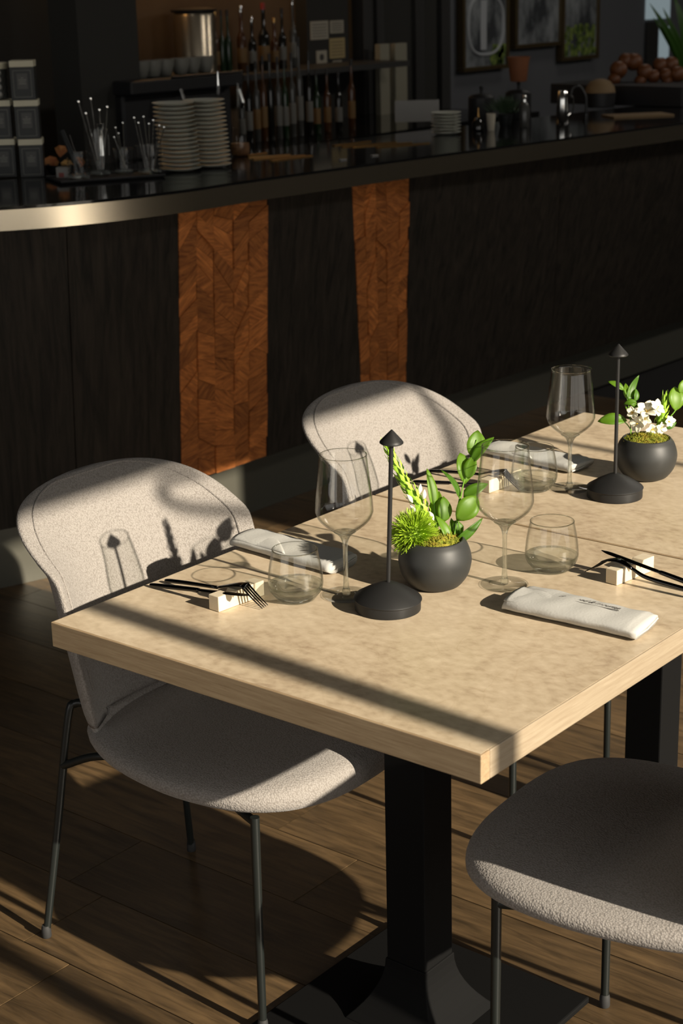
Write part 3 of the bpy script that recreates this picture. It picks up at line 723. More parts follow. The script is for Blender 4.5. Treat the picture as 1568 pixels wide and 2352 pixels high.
fork([V((.752, .640, Z+.012)), V((.662, .641, Z+.018)), V((.632, .643, Z+.027)), V((.607, .646, Z+.0345)), V((.583, .650, Z+.030)), V((.545, .657, Z+.0025))], 'dark polished fork on the right cutlery rest, tines down', 'dark polished cutlery')
k3 = knife(at_z(950, 1106, Z+.004), at_z(1116, 1112, Z+.030), 'dark polished knife on the far cutlery rest', 'dark polished cutlery')
r3 = Pz(1102, 1128)
fork([r3+V((-.150, .046, .004)), r3+V((-.09, .043, .012)), r3+V((-.03, .041, .018)), r3+V((0, .041, .0285)), r3+V((.023, .043, .0335)), r3+V((.058, .049, .0025))], 'dark polished fork on the far cutlery rest', 'dark polished cutlery')

# ------------------------------------------------------------------ napkins
def napkin(a, b, wd, h, label, seed, text=False, lift=0):
    """rolled cloth from a to b (table points)"""
    a, b = V(a), V(b); L = (b-a).length; rz = math.atan2(b.y-a.y, b.x-a.x)
    t = thing('napkin', label, 'napkin', (a.x, a.y, Z), rz, 'rolled white napkins'); r = random.Random(seed)
    def body(L, wd, h, y0, seed, z0=.0003, x0=0):
        rings = []; N = 36; ph = [r.uniform(0, 6.28) for _ in range(6)]
        for i in range(N+1):
            u = i/N; x = x0+L*u
            tap = min(1, .60+u*3.2)**.6 if x0 == 0 else 1
            hh = h*(.80+.20*tap)*(1+.07*math.sin(5*u+ph[0])); ww = wd*(.82+.18*tap)*(1+.02*math.sin(7*u+ph[1]))
            if u < .04: hh *= .72+u*7; 
            if u > .97: hh *= .88
            rg = []
            for k in range(36):
                an = 2*math.pi*k/36; ca, sa = math.cos(an), math.sin(an)
                y = y0+ww/2*math.copysign(abs(ca)**.62, ca); zz = hh/2*math.copysign(abs(sa)**.75, sa)
                rip = .0010*math.sin(3*an+ph[2]+u*4)+.0005*math.sin(26*u+ph[3]+2*an)
                rg.append(V((x+.004*math.sin(an*1+ph[4])*(1 if i in (0, N) else 0), y+rip, max(0, z0+hh/2+zz+(rip if sa > 0 else 0)))))
            rings.append(rg)
        return G().loops(rings)
    body(L, wd, h, 0, seed).make('cloth_roll', 'napkin', t, smooth=True, auto=False)
    # loose outer flap laid diagonally over the roll
    f = []; v = []; n1, n2 = 16, 10
    for i in range(n1+1):
        for j in range(n2+1):
            u = i/n1; q = j/n2; x = .006+u*(L*.55)*(1-.55*q); y = -wd*.5+wd*(.04+q*.66)
            e = abs((y)/(wd/2)); zt = h*(.5+.5*max(0, 1-e**2.7)**.42)
            v.append((x, y, zt+.0012+.0006*math.sin(9*u+3*q)-.0010*(u > .97)))
    for i in range(n1):
        for j in range(n2): k = i*(n2+1)+j; f.append((k, k+n2+1, k+n2+2, k+1))
    o = obj('flap', v, f, 'napkin', t, smooth=True); s_ = o.modifiers.new('t', 'SOLIDIFY'); s_.thickness = .0016
    # rolled hem seen at the open end
    G().tube([(L-.0005, -wd*.40, h*.25), (L+.001, 0, h*.32), (L-.0005, wd*.42, h*.55)], .0016, 6).make('hem', 'napkin', t, smooth=True)
    return t, L
na, nb = at_z(1163, 1402, Z), at_z(1488, 1452, Z)
na = at_z(1175, 1400, Z); nap, NL = napkin(V((.527, .467, Z)), V((.752, .474, Z)), .084, .0235, 'white napkin roll with grey handwriting, front right beside the wine glass', 2)
napkin(V((-.012, .452, Z)), V((.215, .440, Z)), .078, .021, 'rumpled white napkin roll at left behind the tumbler', 3)
napkin(V((.015, 1.170, Z)), V((.235, 1.150, Z)), .074, .020, 'white napkin roll on the far table behind its tumbler', 4)
# handwriting on the front napkin
def text_mesh(s, size, m, parent, name='lettering', shear=.45, loc=(0, 0, 0), rot=(0, 0, 0), sx=1):
    cu = bpy.data.curves.new(name, 'FONT'); cu.body = s; cu.size = size; cu.shear = shear; cu.extrude = .00015; cu.align_x = 'CENTER'; cu.align_y = 'CENTER'; cu.resolution_u = 3
    to = bpy.data.objects.new('tmp', cu); C.objects.link(to)
    bpy.context.view_layer.update(); dg = bpy.context.evaluated_depsgraph_get(); me = bpy.data.meshes.new_from_object(to.evaluated_get(dg)); bpy.data.objects.remove(to)
    me.materials.clear(); me.materials.append(MATS[m]); o = bpy.data.objects.new(name, me); C.objects.link(o); o.parent = parent; o.location = loc; o.rotation_euler = rot; o.scale = (sx, 1, 1)
    return o
text_mesh('propped & mourne.', .0125, 'ink', nap, shear=.6, loc=(.127, .012, .0252), rot=(-.05, 0, -.01))
G().tube(spline([(.083, -.0015, .0247), (.088, .0002, .0250), (.10, .0012, .0252), (.14, .0014, .0252), (.178, .0022, .0252)], 4), [.0009]*3+[.0006]*14, 6).make('underline', 'ink', nap)

# ------------------------------------------------------------------ things on the bar
CT = ZT+.0005
def bp(px, py): return at_z(px, py, CT)
yawc = math.atan2(-_F.x, _F.y)
def tea_box(px, pb, pt, wpx, label, loc=None, z=None, cut=False):
    """bottom centre column px, bottom row pb, top row pt"""
    pass
BASE = bp(77, 404); sc_b = F_PX/depth(BASE)
bw, bh = .072, .1165
tb = None
def make_tea():
    t = thing('tea_box', '', 'tea box')
    G().box((-bw/2, -bw/2, 0), (bw/2, bw/2, bh-.0195)).make('box_body', 'tea_dark', t, bevel=.001)
    G().box((-bw/2-.001, -bw/2-.001, bh-.0195), (bw/2+.001, bw/2+.001, bh-.001)).make('lid', 'tea_lid', t, bevel=.001)
    g = G(); y = -bw/2-.0006; a, b, c, d = -bw/2+.009, bw/2-.009, .008, bh-.029; e = .0009
    for q in ((a, c, b, c+e), (a, d-e, b, d), (a, c, a+e, d), (b-e, c, b, d)): g.box((q[0], y-.0004, q[1]), (q[2], y+.0004, q[3]))
    g.make('label_border', 'tea_line', t)
    lb = G().box((-.016, y-.0003, .032), (.016, y+.0003, .078)).make('label_plate', 'tea_label', t)
    g = G()
    for k, wd in enumerate((.007, .024, .020, .022)): g.box((-wd/2, y-.0008, .0645-k*.0058), (wd/2, y-.0002, .0660-k*.0058))
    g.make('print_lines', 'tea_line', lb)
    return t
tb = make_tea(); rzb = math.radians(45)
names = ['bottom', 'middle', 'top']
for k, dx in enumerate((0, -.004, -.008)):
    o = tb if k == 0 else copy_tree(tb)
    o.location = BASE+_R*dx+V((0, 0, bh*k)); o.rotation_euler[2] = rzb-.02*k
    tag(o, 'dark tea box with cream lid, %s of the right-hand stack on the bar' % names[k], 'tea box', 'tea boxes stacked on the bar')
B2 = bp(0, 405)
off = (bp(0, 405)-bp(74, 405)).normalized()*.0905
for k in range(2):
    o = copy_tree(tb); o.location = BASE+off-_R*.004*k+V((0, 0, bh*k)); o.rotation_euler[2] = rzb
    tag(o, 'dark tea box with cream lid, %s of the left stack cut by the picture edge' % names[k], 'tea box', 'tea boxes stacked on the bar')
t = thing('faceted_jar', 'faceted glass jar with pale lid on top of the left tea boxes', 'jar', BASE+off+V((-.008, 0, bh*2)))
g = G(); rings = []
for k in range(9):
    n = 16; rings.append([V((.034*math.cos((a+.5*(k % 2))*2*math.pi/n), .034*math.sin((a+.5*(k % 2))*2*math.pi/n), .002+.011*k)) for a in range(n)])
g.loops(rings).make('jar_body', 'clear_glassy', t); G().lathe([(.035, .091), (.036, .093), (.036, .108), (.034, .110)], 24).make('lid', 'tea_lid', t, smooth=True)
LR = ['leftmost', 'second from the left', 'third from the left', 'fourth from the left', 'fifth from the left', 'sixth from the left', 'seventh from the left']
# tray under the glassware
p0 = bp(345, 400)
t = thing('serving_tray', 'flat black tray under the bar glassware', 'tray', (0, 0, 0))
a, b, c_, d_ = bp(128, 432), bp(560, 392), bp(470, 368), bp(150, 396)
a = bp(140, 424); b = bp(378, 407)
ax = (b-a).normalized(); nn = V((-ax.y, ax.x, 0))
q = [a, b, b+nn*.17, a+nn*.17]
G().add([V((p.x, p.y, CT)) for p in q]+[V((p.x, p.y, CT+.004)) for p in q], [(3, 2, 1, 0), (4, 5, 6, 7), (0, 1, 5, 4), (1, 2, 6, 5), (2, 3, 7, 6), (3, 0, 4, 7)]).make('tray_plate', 'black_plastic', t, bevel=.002)
G().tube([V((p.x, p.y, CT+.006)) for p in q], .004, 8, True).make('tray_rim', 'black_plastic', t, smooth=True)
TZ = CT+.0045
def tp(px, py): return at_z(px, py, TZ)
def bar_glass(px, py, r0, r1, h, label, cat='glass', name='mixing_glass', cut=False):
    p = tp(px, py); t = thing(name, label, cat, p)
    g = G(); prof = [(r0+(r1-r0)*k/10, .004+(h-.004)*k/10) for k in range(11)]
    g.lathe(prof, 32, False, False).make('glass_wall', 'thin_glass', t, smooth=True, auto=False)
    G().lathe([(r0*.9, 0), (r0, .002), (r0+.0005, .012), (r0*.85, .013)], 32).make('glass_base', 'solid_glass', t, smooth=True)
    G().tube([(r1*math.cos(a*math.pi/16), r1*math.sin(a*math.pi/16), h) for a in range(32)], .0008, 5, True).make('rim', 'solid_glass', t, smooth=True)
    if cut:
        g = G()
        for k in range(5):
            for a in range(14):
                an = (a+.5*(k % 2))*2*math.pi/14; rr = r0+(r1-r0)*(.015+.012*k)/h; c = V((rr*math.cos(an), rr*math.sin(an), .015+.011*k)); n_ = V((math.cos(an), math.sin(an), 0)); s = V((-n_.y, n_.x, 0))
                g.add([c-s*.006, c+V((0, 0, .006)), c+s*.006, c-V((0, 0, .006)), c+n_*.003], [(0, 3, 4), (3, 2, 4), (2, 1, 4), (1, 0, 4)])
        g.make('cut_facets', 'solid_glass', t)
    return p
def spoon(p, tx, ty, label, ball_=.004, m='chrome', name='bar_spoon', r=.0016, cat='bar spoon', grp='bar spoons and stirrers standing in glasses'):
    p = V(p)+V((0, 0, .016)); e = at_d(tx, ty, depth(p)+.0)
    t = thing(name, label, cat, (0, 0, 0), group=grp)
    G().tube([p, p.lerp(e, .5), e], r, 6).make('handle', m, t, smooth=True); G().ball(e, ball_, 8, (1, 1, 1.3)).make('finial', m, t, smooth=True)
    return t
g1 = bar_glass(183, 411, .030, .034, .078, 'low cut-glass tumbler holding a strainer on the tray', cut=True)
g2 = bar_glass(232, 402, .030, .033, .135, 'tall clear mixing glass full of bar spoons')
g3 = bar_glass(286, 398, .028, .033, .075, 'small clear glass of stirrers behind the tall mixing glass')
g4 = bar_glass(344, 399, .035, .040, .086, 'wide clear tumbler of metal straws beside the plates')
for i, (px, py) in enumerate(((180, 233), (208, 226), (197, 260), (228, 252), (246, 245))):
    spoon(g2+V((.006*(i-2), .004*(i % 2), 0)), px, py, 'metal bar spoon in the tall mixing glass, %s of five' % LR[(0, 2, 1, 3, 4)[i]])
for i, (px, py) in enumerate(((265, 293), (272, 306), (282, 282), (262, 315))): spoon(g3+V((.004*(i-1), 0, 0)), px, py, 'thin metal stirrer in the small bar glass, %s of four' % LR[(1, 2, 3, 0)[i]], .003)
for i, (px, py) in enumerate(((308, 270), (318, 282), (330, 268), (342, 284), (352, 276), (366, 288), (377, 292))):
    spoon(g4+V((.006*(i-3), .003*(i % 3), 0)), px, py, 'metal straw in the wide bar tumbler beside the plates, %s' % LR[i], .0035)
t = thing('strainer', 'metal strainer with a dark handle leaning in the cut-glass tumbler', 'bar tool', (0, 0, 0))
a = g1+V((0, 0, .02)); b = at_d(142, 300, depth(a)); G().tube([a, a.lerp(b, .5), b], [.006, .009, .007], 10).make('handle', 'tea_dark', t, smooth=True)
G().tube([a+V((.012, 0, 0)), at_d(160, 310, depth(a))], .0014, 6).make('spring', 'chrome', t)
t = thing('jigger', 'polished steel jigger standing in the tall mixing glass', 'jigger', (0, 0, 0))
c = at_d(231, 300, depth(g2)); G().lathe([(.012, -.075), (.010, -.03), (.006, 0), (.011, .008), (.013, .022)], 20, c=c).make('cup', 'chrome', t, smooth=True)
# orange peel and the little box
for i, (px, py, R) in enumerate(((118, 372, .022), (140, 345, .020), (152, 378, .018), (180, 372, .02))):
    p = at_z(px, 398 if i != 3 else 396, CT); c = at_d(px, py, depth(p)); r = random.Random(i); g = G()
    n = 7; v = [V(c)+V((r.uniform(-.004, .004), 0, 0))]
    for k in range(n): a_ = 2*math.pi*k/n; v.append(V(c)+_R2*R*math.cos(a_)*r.uniform(.8, 1.2)+_U2*R*math.sin(a_)*r.uniform(.7, 1.1)+_F*r.uniform(-.008, .008))
    vv = v+[x+_F*.004 for x in v]
    f = [(0, 1+k, 1+(k+1) % n) for k in range(n)]+[(n+1, n+2+(k+1) % n, n+2+k) for k in range(n)]+[(1+k, n+2+k, n+2+(k+1) % n, 1+(k+1) % n) for k in range(n)]
    o = obj('citrus_peel', vv, f, 'peel_pale' if i in (2,) else 'peel', None)
    tag(o, ('dried orange peel curl at the left of the heap', 'dried orange peel curl at the top of the heap', 'pale yellow peel slice in front of the heap', 'orange peel piece behind the cut glass')[i], 'citrus peel', 'dried citrus peel heap on the bar')
t = thing('heap_dish', 'dark dish holding the citrus peel on the bar', 'dish', at_z(135, 402, CT)+V((-.03, .03, 0)))
G().lathe([(.03, 0), (.034, .003), (.042, .028), (.040, .028), (.030, .006), (.004, .005)], 28).make('dish_bowl', 'tea_dark', t, smooth=True)
p = bp(146, 411); t = thing('sachet_box', 'little white box with red print in front of the citrus peel', 'box', p, math.radians(30))
G().box((-.019, -.012, 0), (.019, .012, .036)).make('box_body', 'white_card', t, bevel=.002); G().box((-.010, -.0128, .006), (.006, -.012, .02)).make('print', 'red_print', t)
# saucer stacks
def saucer():
    t = thing('saucer', '', 'saucer')
    prof = [(.034, 0), (.037, .0005), (.048, .0035), (.064, .0092), (.0655, .0105), (.0645, .0116), (.048, .0062), (.036, .003), (.003, .0026)]
    G().lathe(prof, 40).make('dish', 'plate', t, smooth=True); return t
_o = ['top', 'second from the top', 'third from the top', 'fourth from the top', 'fifth from the top', 'sixth from the top', 'seventh from the top', 'eighth from the top', 'ninth from the top', 'tenth from the top']
_w = ['lowest', 'second from the bottom', 'third from the bottom', 'fourth from the bottom', 'fifth from the bottom', 'sixth from the bottom', 'seventh from the bottom', 'eighth from the bottom']
def ORD(i, n): return _o[i] if i < n/2 else _w[n-1-i]
LR = ['leftmost', 'second from the left', 'third from the left', 'fourth from the left', 'fifth from the left', 'sixth from the left', 'seventh from the left']
sau = saucer(); first = True
for s, (px, py, n, nm) in enumerate(((414, 393, 16, 'left'), (485, 384, 16, 'right'))):
    p = bp(px, py); stp = .0132
    r = random.Random(s)
    for k in range(n):
        o = sau if first else copy_tree(sau); first = False
        o.location = p+V((r.uniform(-.001, .001)-k*.0012, r.uniform(-.001, .001), k*stp+.001))
        tag(o, 'cream saucer, %s of the tall %s stack on the bar' % (ORD(n-1-k, n), nm), 'saucer', 'cream saucers in the %s stack' % nm)
# carafe
p = bp(552, 358); t = thing('carafe', 'bulbous clear carafe with amber contents behind the saucers', 'carafe', p)
G().lathe(spline([(.020, .002), (.030, .008), (.0335, .03), (.032, .06), (.026, .095), (.018, .125), (.011, .16), (.008, .20), (.0085, .235), (.011, .25)], 4), 40, False, False).make('carafe_wall', 'thin_glass', t, smooth=True, auto=False)
G().lathe([(.012, 0), (.026, .003), (.031, .012), (.0325, .03), (.0310, .042), (.004, .045)], 32).make('contents', 'amber_fill', t, smooth=True)
p = bp(505, 372); t = thing('bottle_pourer', 'slim clear bottle with steel pourer behind the right saucers', 'bottle', p+V((-.03, .04, 0)))
G().lathe(spline([(.022, .0), (.026, .006), (.026, .12), (.014, .19), (.009, .215), (.009, .24)], 4), 28, True, False).make('bottle_body', 'thin_glass', t, smooth=True, auto=False)
G().lathe([(.006, .24), (.005, .262), (.0025, .285)], 12).make('pourer', 'chrome', t, smooth=True)
# drip-mat slats, warm lamp reflections on them given as brass colour
def mat_slats(rows, label):
    t = thing('drip_mat', label, 'drip mat', (0, 0, 0))
    for (xa, ya, xb, yb) in rows:
        a, b = bp(xa, ya), bp(xb, yb); d = (b-a).normalized(); n_ = V((-d.y, d.x, 0))*.006
        q = [a-n_, b-n_, b+n_, a+n_]
        G().add([p+V((0, 0, .0)) for p in q]+[p+V((0, 0, .003)) for p in q], [(3, 2, 1, 0), (4, 5, 6, 7), (0, 1, 5, 4), (1, 2, 6, 5), (2, 3, 7, 6), (3, 0, 4, 7)]).make('slat', 'brass', t)
mat_slats([(566, 358, 612, 352), (570, 363, 665, 356), (580, 367, 700, 357), (622, 370, 716, 358)], 'brass-slatted drip mat on the bar right of the carafe')  # brass here is warm lamp reflection given as slat colour
mat_slats([(765, 335, 850, 325), (785, 338, 910, 327), (812, 338, 945, 328), (865, 339, 985, 329)], 'brass-slatted drip mat further along the bar')  # brass here too is lamp reflection given as slat colour
# small stack at the right with shallow plates
p = bp(1024, 308); s2 = []
for k in range(7):
    o = copy_tree(sau); o.scale = (.86, .86, .9); o.location = p+V((0, 0, k*.0118))
    tag(o, 'cream side plate, %s of the short stack midway along the bar' % ORD(6-k, 7), 'plate', 'short stack of side plates')
# pitcher, shaker, white cup, candle, herbs
def lathe_thing(name, label, cat, px, py, parts, group=None, **k):
    t = thing(name, label, cat, bp(px, py), group=group)
    for nm, prof, m in parts: G().lathe(prof, 28, prof[0][0] > .0, True).make(nm, m, t, smooth=True)
    return t
pt = lathe_thing('steel_pitcher', 'tall polished steel pitcher beside the black tap', 'pitcher', 1291, 284, [('pitcher_body', [(.024, 0), (.026, .003), (.022, .09), (.019, .125), (.017, .127)], 'chrome')])
G().tube(spline([(.020, .0, .11), (.040, .01, .10), (.040, .01, .05), (.024, 0, .03)], 4), .003, 6).make('pitcher_handle', 'chrome', pt, smooth=True)
lathe_thing('cocktail_shaker', 'slim grey shaker bottle behind the herb pot', 'shaker', 1204, 292, [('shaker_body', [(.018, 0), (.019, .003), (.019, .075), (.010, .095)], 'clear_glassy'), ('shaker_cap', [(.009, .095), (.009, .115), (.006, .12)], 'chrome')])
lathe_thing('paper_cup', 'plain white cup in front of the herb pot', 'cup', 1127, 300, [('cup_body', [(.013, 0), (.018, .062), (.019, .063)], 'paper')])
t = lathe_thing('oil_lamp', 'small dark bottle with thin wick beside the plate stack', 'bottle', 1098, 300, [('bottle_body', [(.018, 0), (.024, .006), (.024, .03), (.010, .05)], 'dark_glassy'), ('wick_tube', [(.005, .05), (.002, .07), (.0015, .085)], 'brass')])
t = lathe_thing('herb_pot', 'dark pot of feathery green herbs on the bar', 'herb pot', 1160, 290, [('pot', [(.022, 0), (.030, .045), (.028, .045)], 'tea_dark')])
r = random.Random(9); g = G()
for k in range(420):
    a = V((r.gauss(0, .012), r.gauss(0, .012), .04)); d = V((r.gauss(0, .5), r.gauss(0, .5), 1)).normalized()*r.uniform(.03, .09); s = d.orthogonal().normalized()*.0025
    g.add([a+d*.4-s, a+d*.4+s, a+d], [(0, 1, 2)])
g.make('herb_leaves', 'herb', t)['kind'] = 'stuff'
t = thing('bar_tap', 'black swan-neck tap arching behind the steel pitcher', 'tap', bp(1345, 272))
d = _R2.copy(); d.z = 0; d.normalize()
G().tube(spline([V((0, 0, 0)), V((0, 0, .07)), V((-.003, 0, .10))-d*.006, V((0, 0, .128))-d*.030, V((0, 0, .118))-d*.055, V((0, 0, .085))-d*.062], 6), .006, 10).make('spout', 'black_metal', t, smooth=True)
G().lathe([(.012, 0), (.012, .02), (.008, .024)], 16).make('tap_base', 'black_metal', t, smooth=True)
t = thing('bread_basket', 'wicker-lidded black basket on the bar beyond the tap', 'basket', bp(1400, 252)+V((-.12, .12, 0)))
G().lathe([(.06, 0), (.065, .004), (.068, .06), (.064, .062)], 32).make('basket_body', 'black_plastic', t, smooth=True)
G().lathe([(.067, .062), (.062, .085), (.045, .108), (.02, .118), (.004, .120)], 32).make('basket_lid', 'wicker', t, smooth=True)
o = G().box((-.13, -.07, 0), (.13, .07, .006)).make('cutting_board', 'wicker', None, loc=bp(1450, 268)+V((0, .05, 0)), rotz=.9); tag(o, 'thin pale serving board lying near the far end of the bar', 'board')
o = G().box((-.09, -.003, 0), (.09, .003, .085)).make('menu_card', 'white_card', None, loc=bp(1006, 300)+V((-.32, .30, 0)), rotz=.75); tag(o, 'pale grey menu card standing behind the short plate stack', 'card')
for i, (px, py) in enumerate(((1105, 250), (1190, 252))):
    p = at_x(px, 240, -2.03); p.z = CT; t = thing('dark_canister', ('dark canister with a knob lid, left of the terracotta pot', 'dark canister right under the terracotta pot')[i], 'canister', p)
    G().lathe([(.05, 0), (.052, .003), (.052, .10), (.04, .11), (.006, .115), (.006, .13), (.009, .14), (.002, .145)], 24).make('canister_body', 'black_plastic', t, smooth=True)
for i, (a_, b_) in enumerate((((776, 372), (798, 372)), ((850, 362), (870, 361)))):
    o = G().box((-.012, -.006, 0), (.012, .006, .004)).make('price_tag', 'white_card', None, loc=bp((a_[0]+b_[0])/2, a_[1]-4), rotz=1.2); tag(o, ('small pale tag on the bar edge, left one', 'small pale tag on the bar edge, right one')[i], 'tag')

# ------------------------------------------------------------------ back bar
XB = -3.46
def bx_(px, py, X): return at_x(px, py, X)
# warm panel behind the bottles and back counter
pa, pb = bx_(300, 0, XB), bx_(815, 0, XB)
G().box((-3.495, pa.y-.12, 1.0), (-3.47, pb.y, 2.6)).make('trim_1', 'wall_warm', None)['kind'] = 'structure'
G().box((-3.5, pb.y, 0), (-3.42, pb.y+.62, 3)).make('trim_2', 'wall_dark', None)['kind'] = 'structure'
t = thing('back_counter', 'dark back-bar counter under the bottles', 'counter', (0, 0, 0))
G().box((-3.46, 2.0, 0), (-2.72, 5.6, .985)).make('cabinet', 'frame_dark', t)
G().box((-3.46, 1.98, .985), (-2.70, 5.62, 1.02)).make('worktop', 'countertop', t)
o = G().box((-3.46, bx_(494, 100, -3.28).y, 1.255), (-3.12, pb.y-.02, 1.28)).make('bottle_shelf', 'frame_dark', None); tag(o, 'dark shelf carrying the upper row of bottles', 'shelf')
o = G().box((-3.495, 1.2, 0), (-3.47, pa.y-.12, 2.95)).make('trim_9', 'wall_dark', None); o['kind'] = 'structure'
o = G().box((-3.05, bx_(165, 200, -2.95).y, 0), (-2.9, bx_(302, 200, -2.95).y, 2.8)).make('trim_3', 'wall_dark', None); o['kind'] = 'structure'
ll = bpy.data.lights.new('shelf_light', 'AREA'); ll.energy = 2.0; ll.color = (1, .55, .2); ll.shape = 'RECTANGLE'; ll.size = 1.8; ll.size_y = .03
lo = bpy.data.objects.new('shelf_light', ll); C.objects.link(lo); lo.location = (-3.40, (pa.y+pb.y)/2-.35, 1.95); lo.rotation_euler = (0, 0, math.pi/2)
def bottle(px, pb_, ptop, wpx, X, body, label, cap='black_plastic', lab='label_grey', neck=.32, grp='spirit bottles on the back bar', zf=None):
    b = bx_(px, pb_, X)
    if zf is not None: b = V((X, b.y, zf))
    D = depth(b); sc = F_PX/D; h = (pb_-ptop)/sc/math.cos(.25) if zf is None else (bx_(px, ptop, X).z-zf); R = wpx/sc/2
    t = thing('bottle', label, 'bottle', b, group=grp)
    hb = h*(1-neck)
    G().lathe([(R*.9, 0), (R, .004), (R, hb*.86), (R*.75, hb*.96), (R*.36, hb*1.06), (R*.33, h*.93)], 20).make('bottle_body', body, t, smooth=True)
    G().lathe([(R*.40, h*.90), (R*.40, h*.99), (R*.33, h)], 14).make('cap', cap, t, smooth=True)
    if lab: G().lathe([(R*1.02, hb*.25), (R*1.03, hb*.26), (R*1.03, hb*.62), (R*1.02, hb*.63)], 20, False, False).make('label_band', lab, t, smooth=True)
up = [(499, 25, 15, 'amber_glassy', 'brass', 'label_amber', 'amber bottle next to the steel grinder'), (513, 22, 13, 'green_glassy', 'black_plastic', None, 'green bottle with a tall black neck, left one'),
      (527, 22, 15, 'green_glassy', 'black_plastic', None, 'green bottle with a tall black neck, right one'), (558, 12, 20, 'amber_glassy', 'chrome', 'label_amber', 'amber bottle with a steel pourer'),
      (582, 37, 17, 'dark_glassy', 'chrome', 'label_grey', 'dark bottle with a short silver top'), (609, 6, 24, 'dark_glassy', 'red_cap', 'label_amber', 'dark bottle with a bright red cap'),
      (633, 40, 17, 'amber_glassy', 'brass', 'label_amber', 'short amber bottle right of the red cap'), (651, 18, 16, 'dark_glassy', 'black_plastic', 'label_grey', 'dark bottle with a slim pourer'),
      (676, -6, 15, 'clear_glassy', 'chrome', 'label_grey', 'tall clear bottle with a steel spout at the shelf end')]
for px, pt_, wp, bm_, cp, lb, nm in up: bottle(px, 185, pt_, wp+2, -3.28, bm_, nm, cp, lb, .42, zf=1.2805)
lw = [(555, 'clear_glassy', 'label_grey', 188), (572, 'dark_glassy', 'label_grey', 150), (590, 'clear_glassy', 'label_amber', 140), (606, 'amber_glassy', 'label_amber', 128), (622, 'dark_glassy', None, 122), (640, 'clear_glassy', 'label_grey', 130), (655, 'green_glassy', 'label_grey', 138),
      (672, 'clear_glassy', 'label_grey', 120), (689, 'clear_glassy', 'label_grey', 84), (711, 'dark_glassy', 'label_grey', 118), (728, 'green_glassy', 'label_amber', 160), (752, 'amber_glassy', 'label_amber', 158), (778, 'dark_glassy', 'label_grey', 165), (808, 'amber_glassy', 'label_amber', 135)]
lwn = ['squat clear', 'slim dark', 'clear amber-labelled', 'amber', 'plain dark', 'short clear', 'green', 'clear', 'tall clear', 'dark grey-labelled', 'small green', 'small amber', 'wide dark', 'tall amber-brown']
for i, (px, bm_, lb, pt_) in enumerate(lw): bottle(px, 262, pt_, 16.5, -2.93, bm_, '%s bottle in the lower row, %s' % (lwn[i], ('left end', 'beside the left end', 'left of centre', 'under the red-capped bottle', 'under the red-capped bottle, right side', 'near the centre', 'centre of the row', 'right of centre', 'just left of the pinned notes', 'under the pinned notes', 'before the small drawing', 'below the yellow note', 'near the right end', 'right end by the door frame')[i]), 'black_plastic', lb, .35, zf=1.0205)
# coffee machine with cups, grinder
a, b = bx_(312, 300, -2.80), bx_(560, 300, -2.80)
t = thing('coffee_machine', 'black espresso machine with two blue lights behind the saucers', 'coffee machine', (0, 0, 0))
zt = bx_(420, 178, -2.80).z
G().box((-3.17, a.y, 1.0205), (-2.86, b.y, zt-.05)).make('machine_body', 'black_plastic', t, bevel=.01)
G().box((-3.17, a.y-.01, zt-.05), (-2.80, b.y+.01, zt)).make('top_panel', 'black_plastic', t, bevel=.006)
G().tube([(-2.795, a.y+.2, zt+.004), (-2.795, b.y, zt+.004)], .005, 8).make('cup_rail', 'black_metal', t, smooth=True)
for px in (415, 548): c = bx_(px, 205, -2.79); G().tube([c, c+V((.02, 0, -.05)), c+V((.0, .01, -.07))], .007, 8).make('group_handle', 'chrome', t, smooth=True)
for px in (450, 469): c = bx_(px, 197, -2.853); G().lathe([(.0035, 0), (.0035, .003)], 12, c=c, axis=V((1, 0, 0))).make('indicator_light', 'blue_led', t)
cup = None
for i, px in enumerate((322, 350, 378, 414, 440, 470)):
    if cup is None:
        cup = thing('coffee_cup', '', 'cup'); G().lathe([(.022, 0), (.026, .004), (.036, .04), (.038, .062), (.036, .062), (.024, .006), (.004, .005)], 24).make('cup_body', 'plate_side', cup, smooth=True); o = cup
    else: o = copy_tree(cup)
    o.location = V((-2.95, bx_(px, 160, -2.95).y, zt+.001)); tag(o, 'pale cup on top of the espresso machine, %s' % LR[i], 'cup', 'cups on the espresso machine')
a = bx_(408, 130, -3.1); t = thing('coffee_grinder', 'steel coffee grinder with glossy body behind the cups', 'grinder', (0, 0, 0))
ys = (bx_(412, 60, -3.32).y, bx_(480, 60, -3.32).y); zt2 = bx_(440, 25, -3.32).z
c = V((-3.32, (ys[0]+ys[1])/2, 0)); R = (ys[1]-ys[0])/2
G().lathe([(R, 1.0205), (R, zt2-.02), (R*.9, zt2-.004)], 32, c=c).make('grinder_body', 'steel', t, smooth=True)
G().lathe([(R*1.05, zt2-.004), (R*1.08, zt2+.006), (R*.6, zt2+.014)], 32, c=c).make('grinder_lid', 'black_plastic', t, smooth=True)
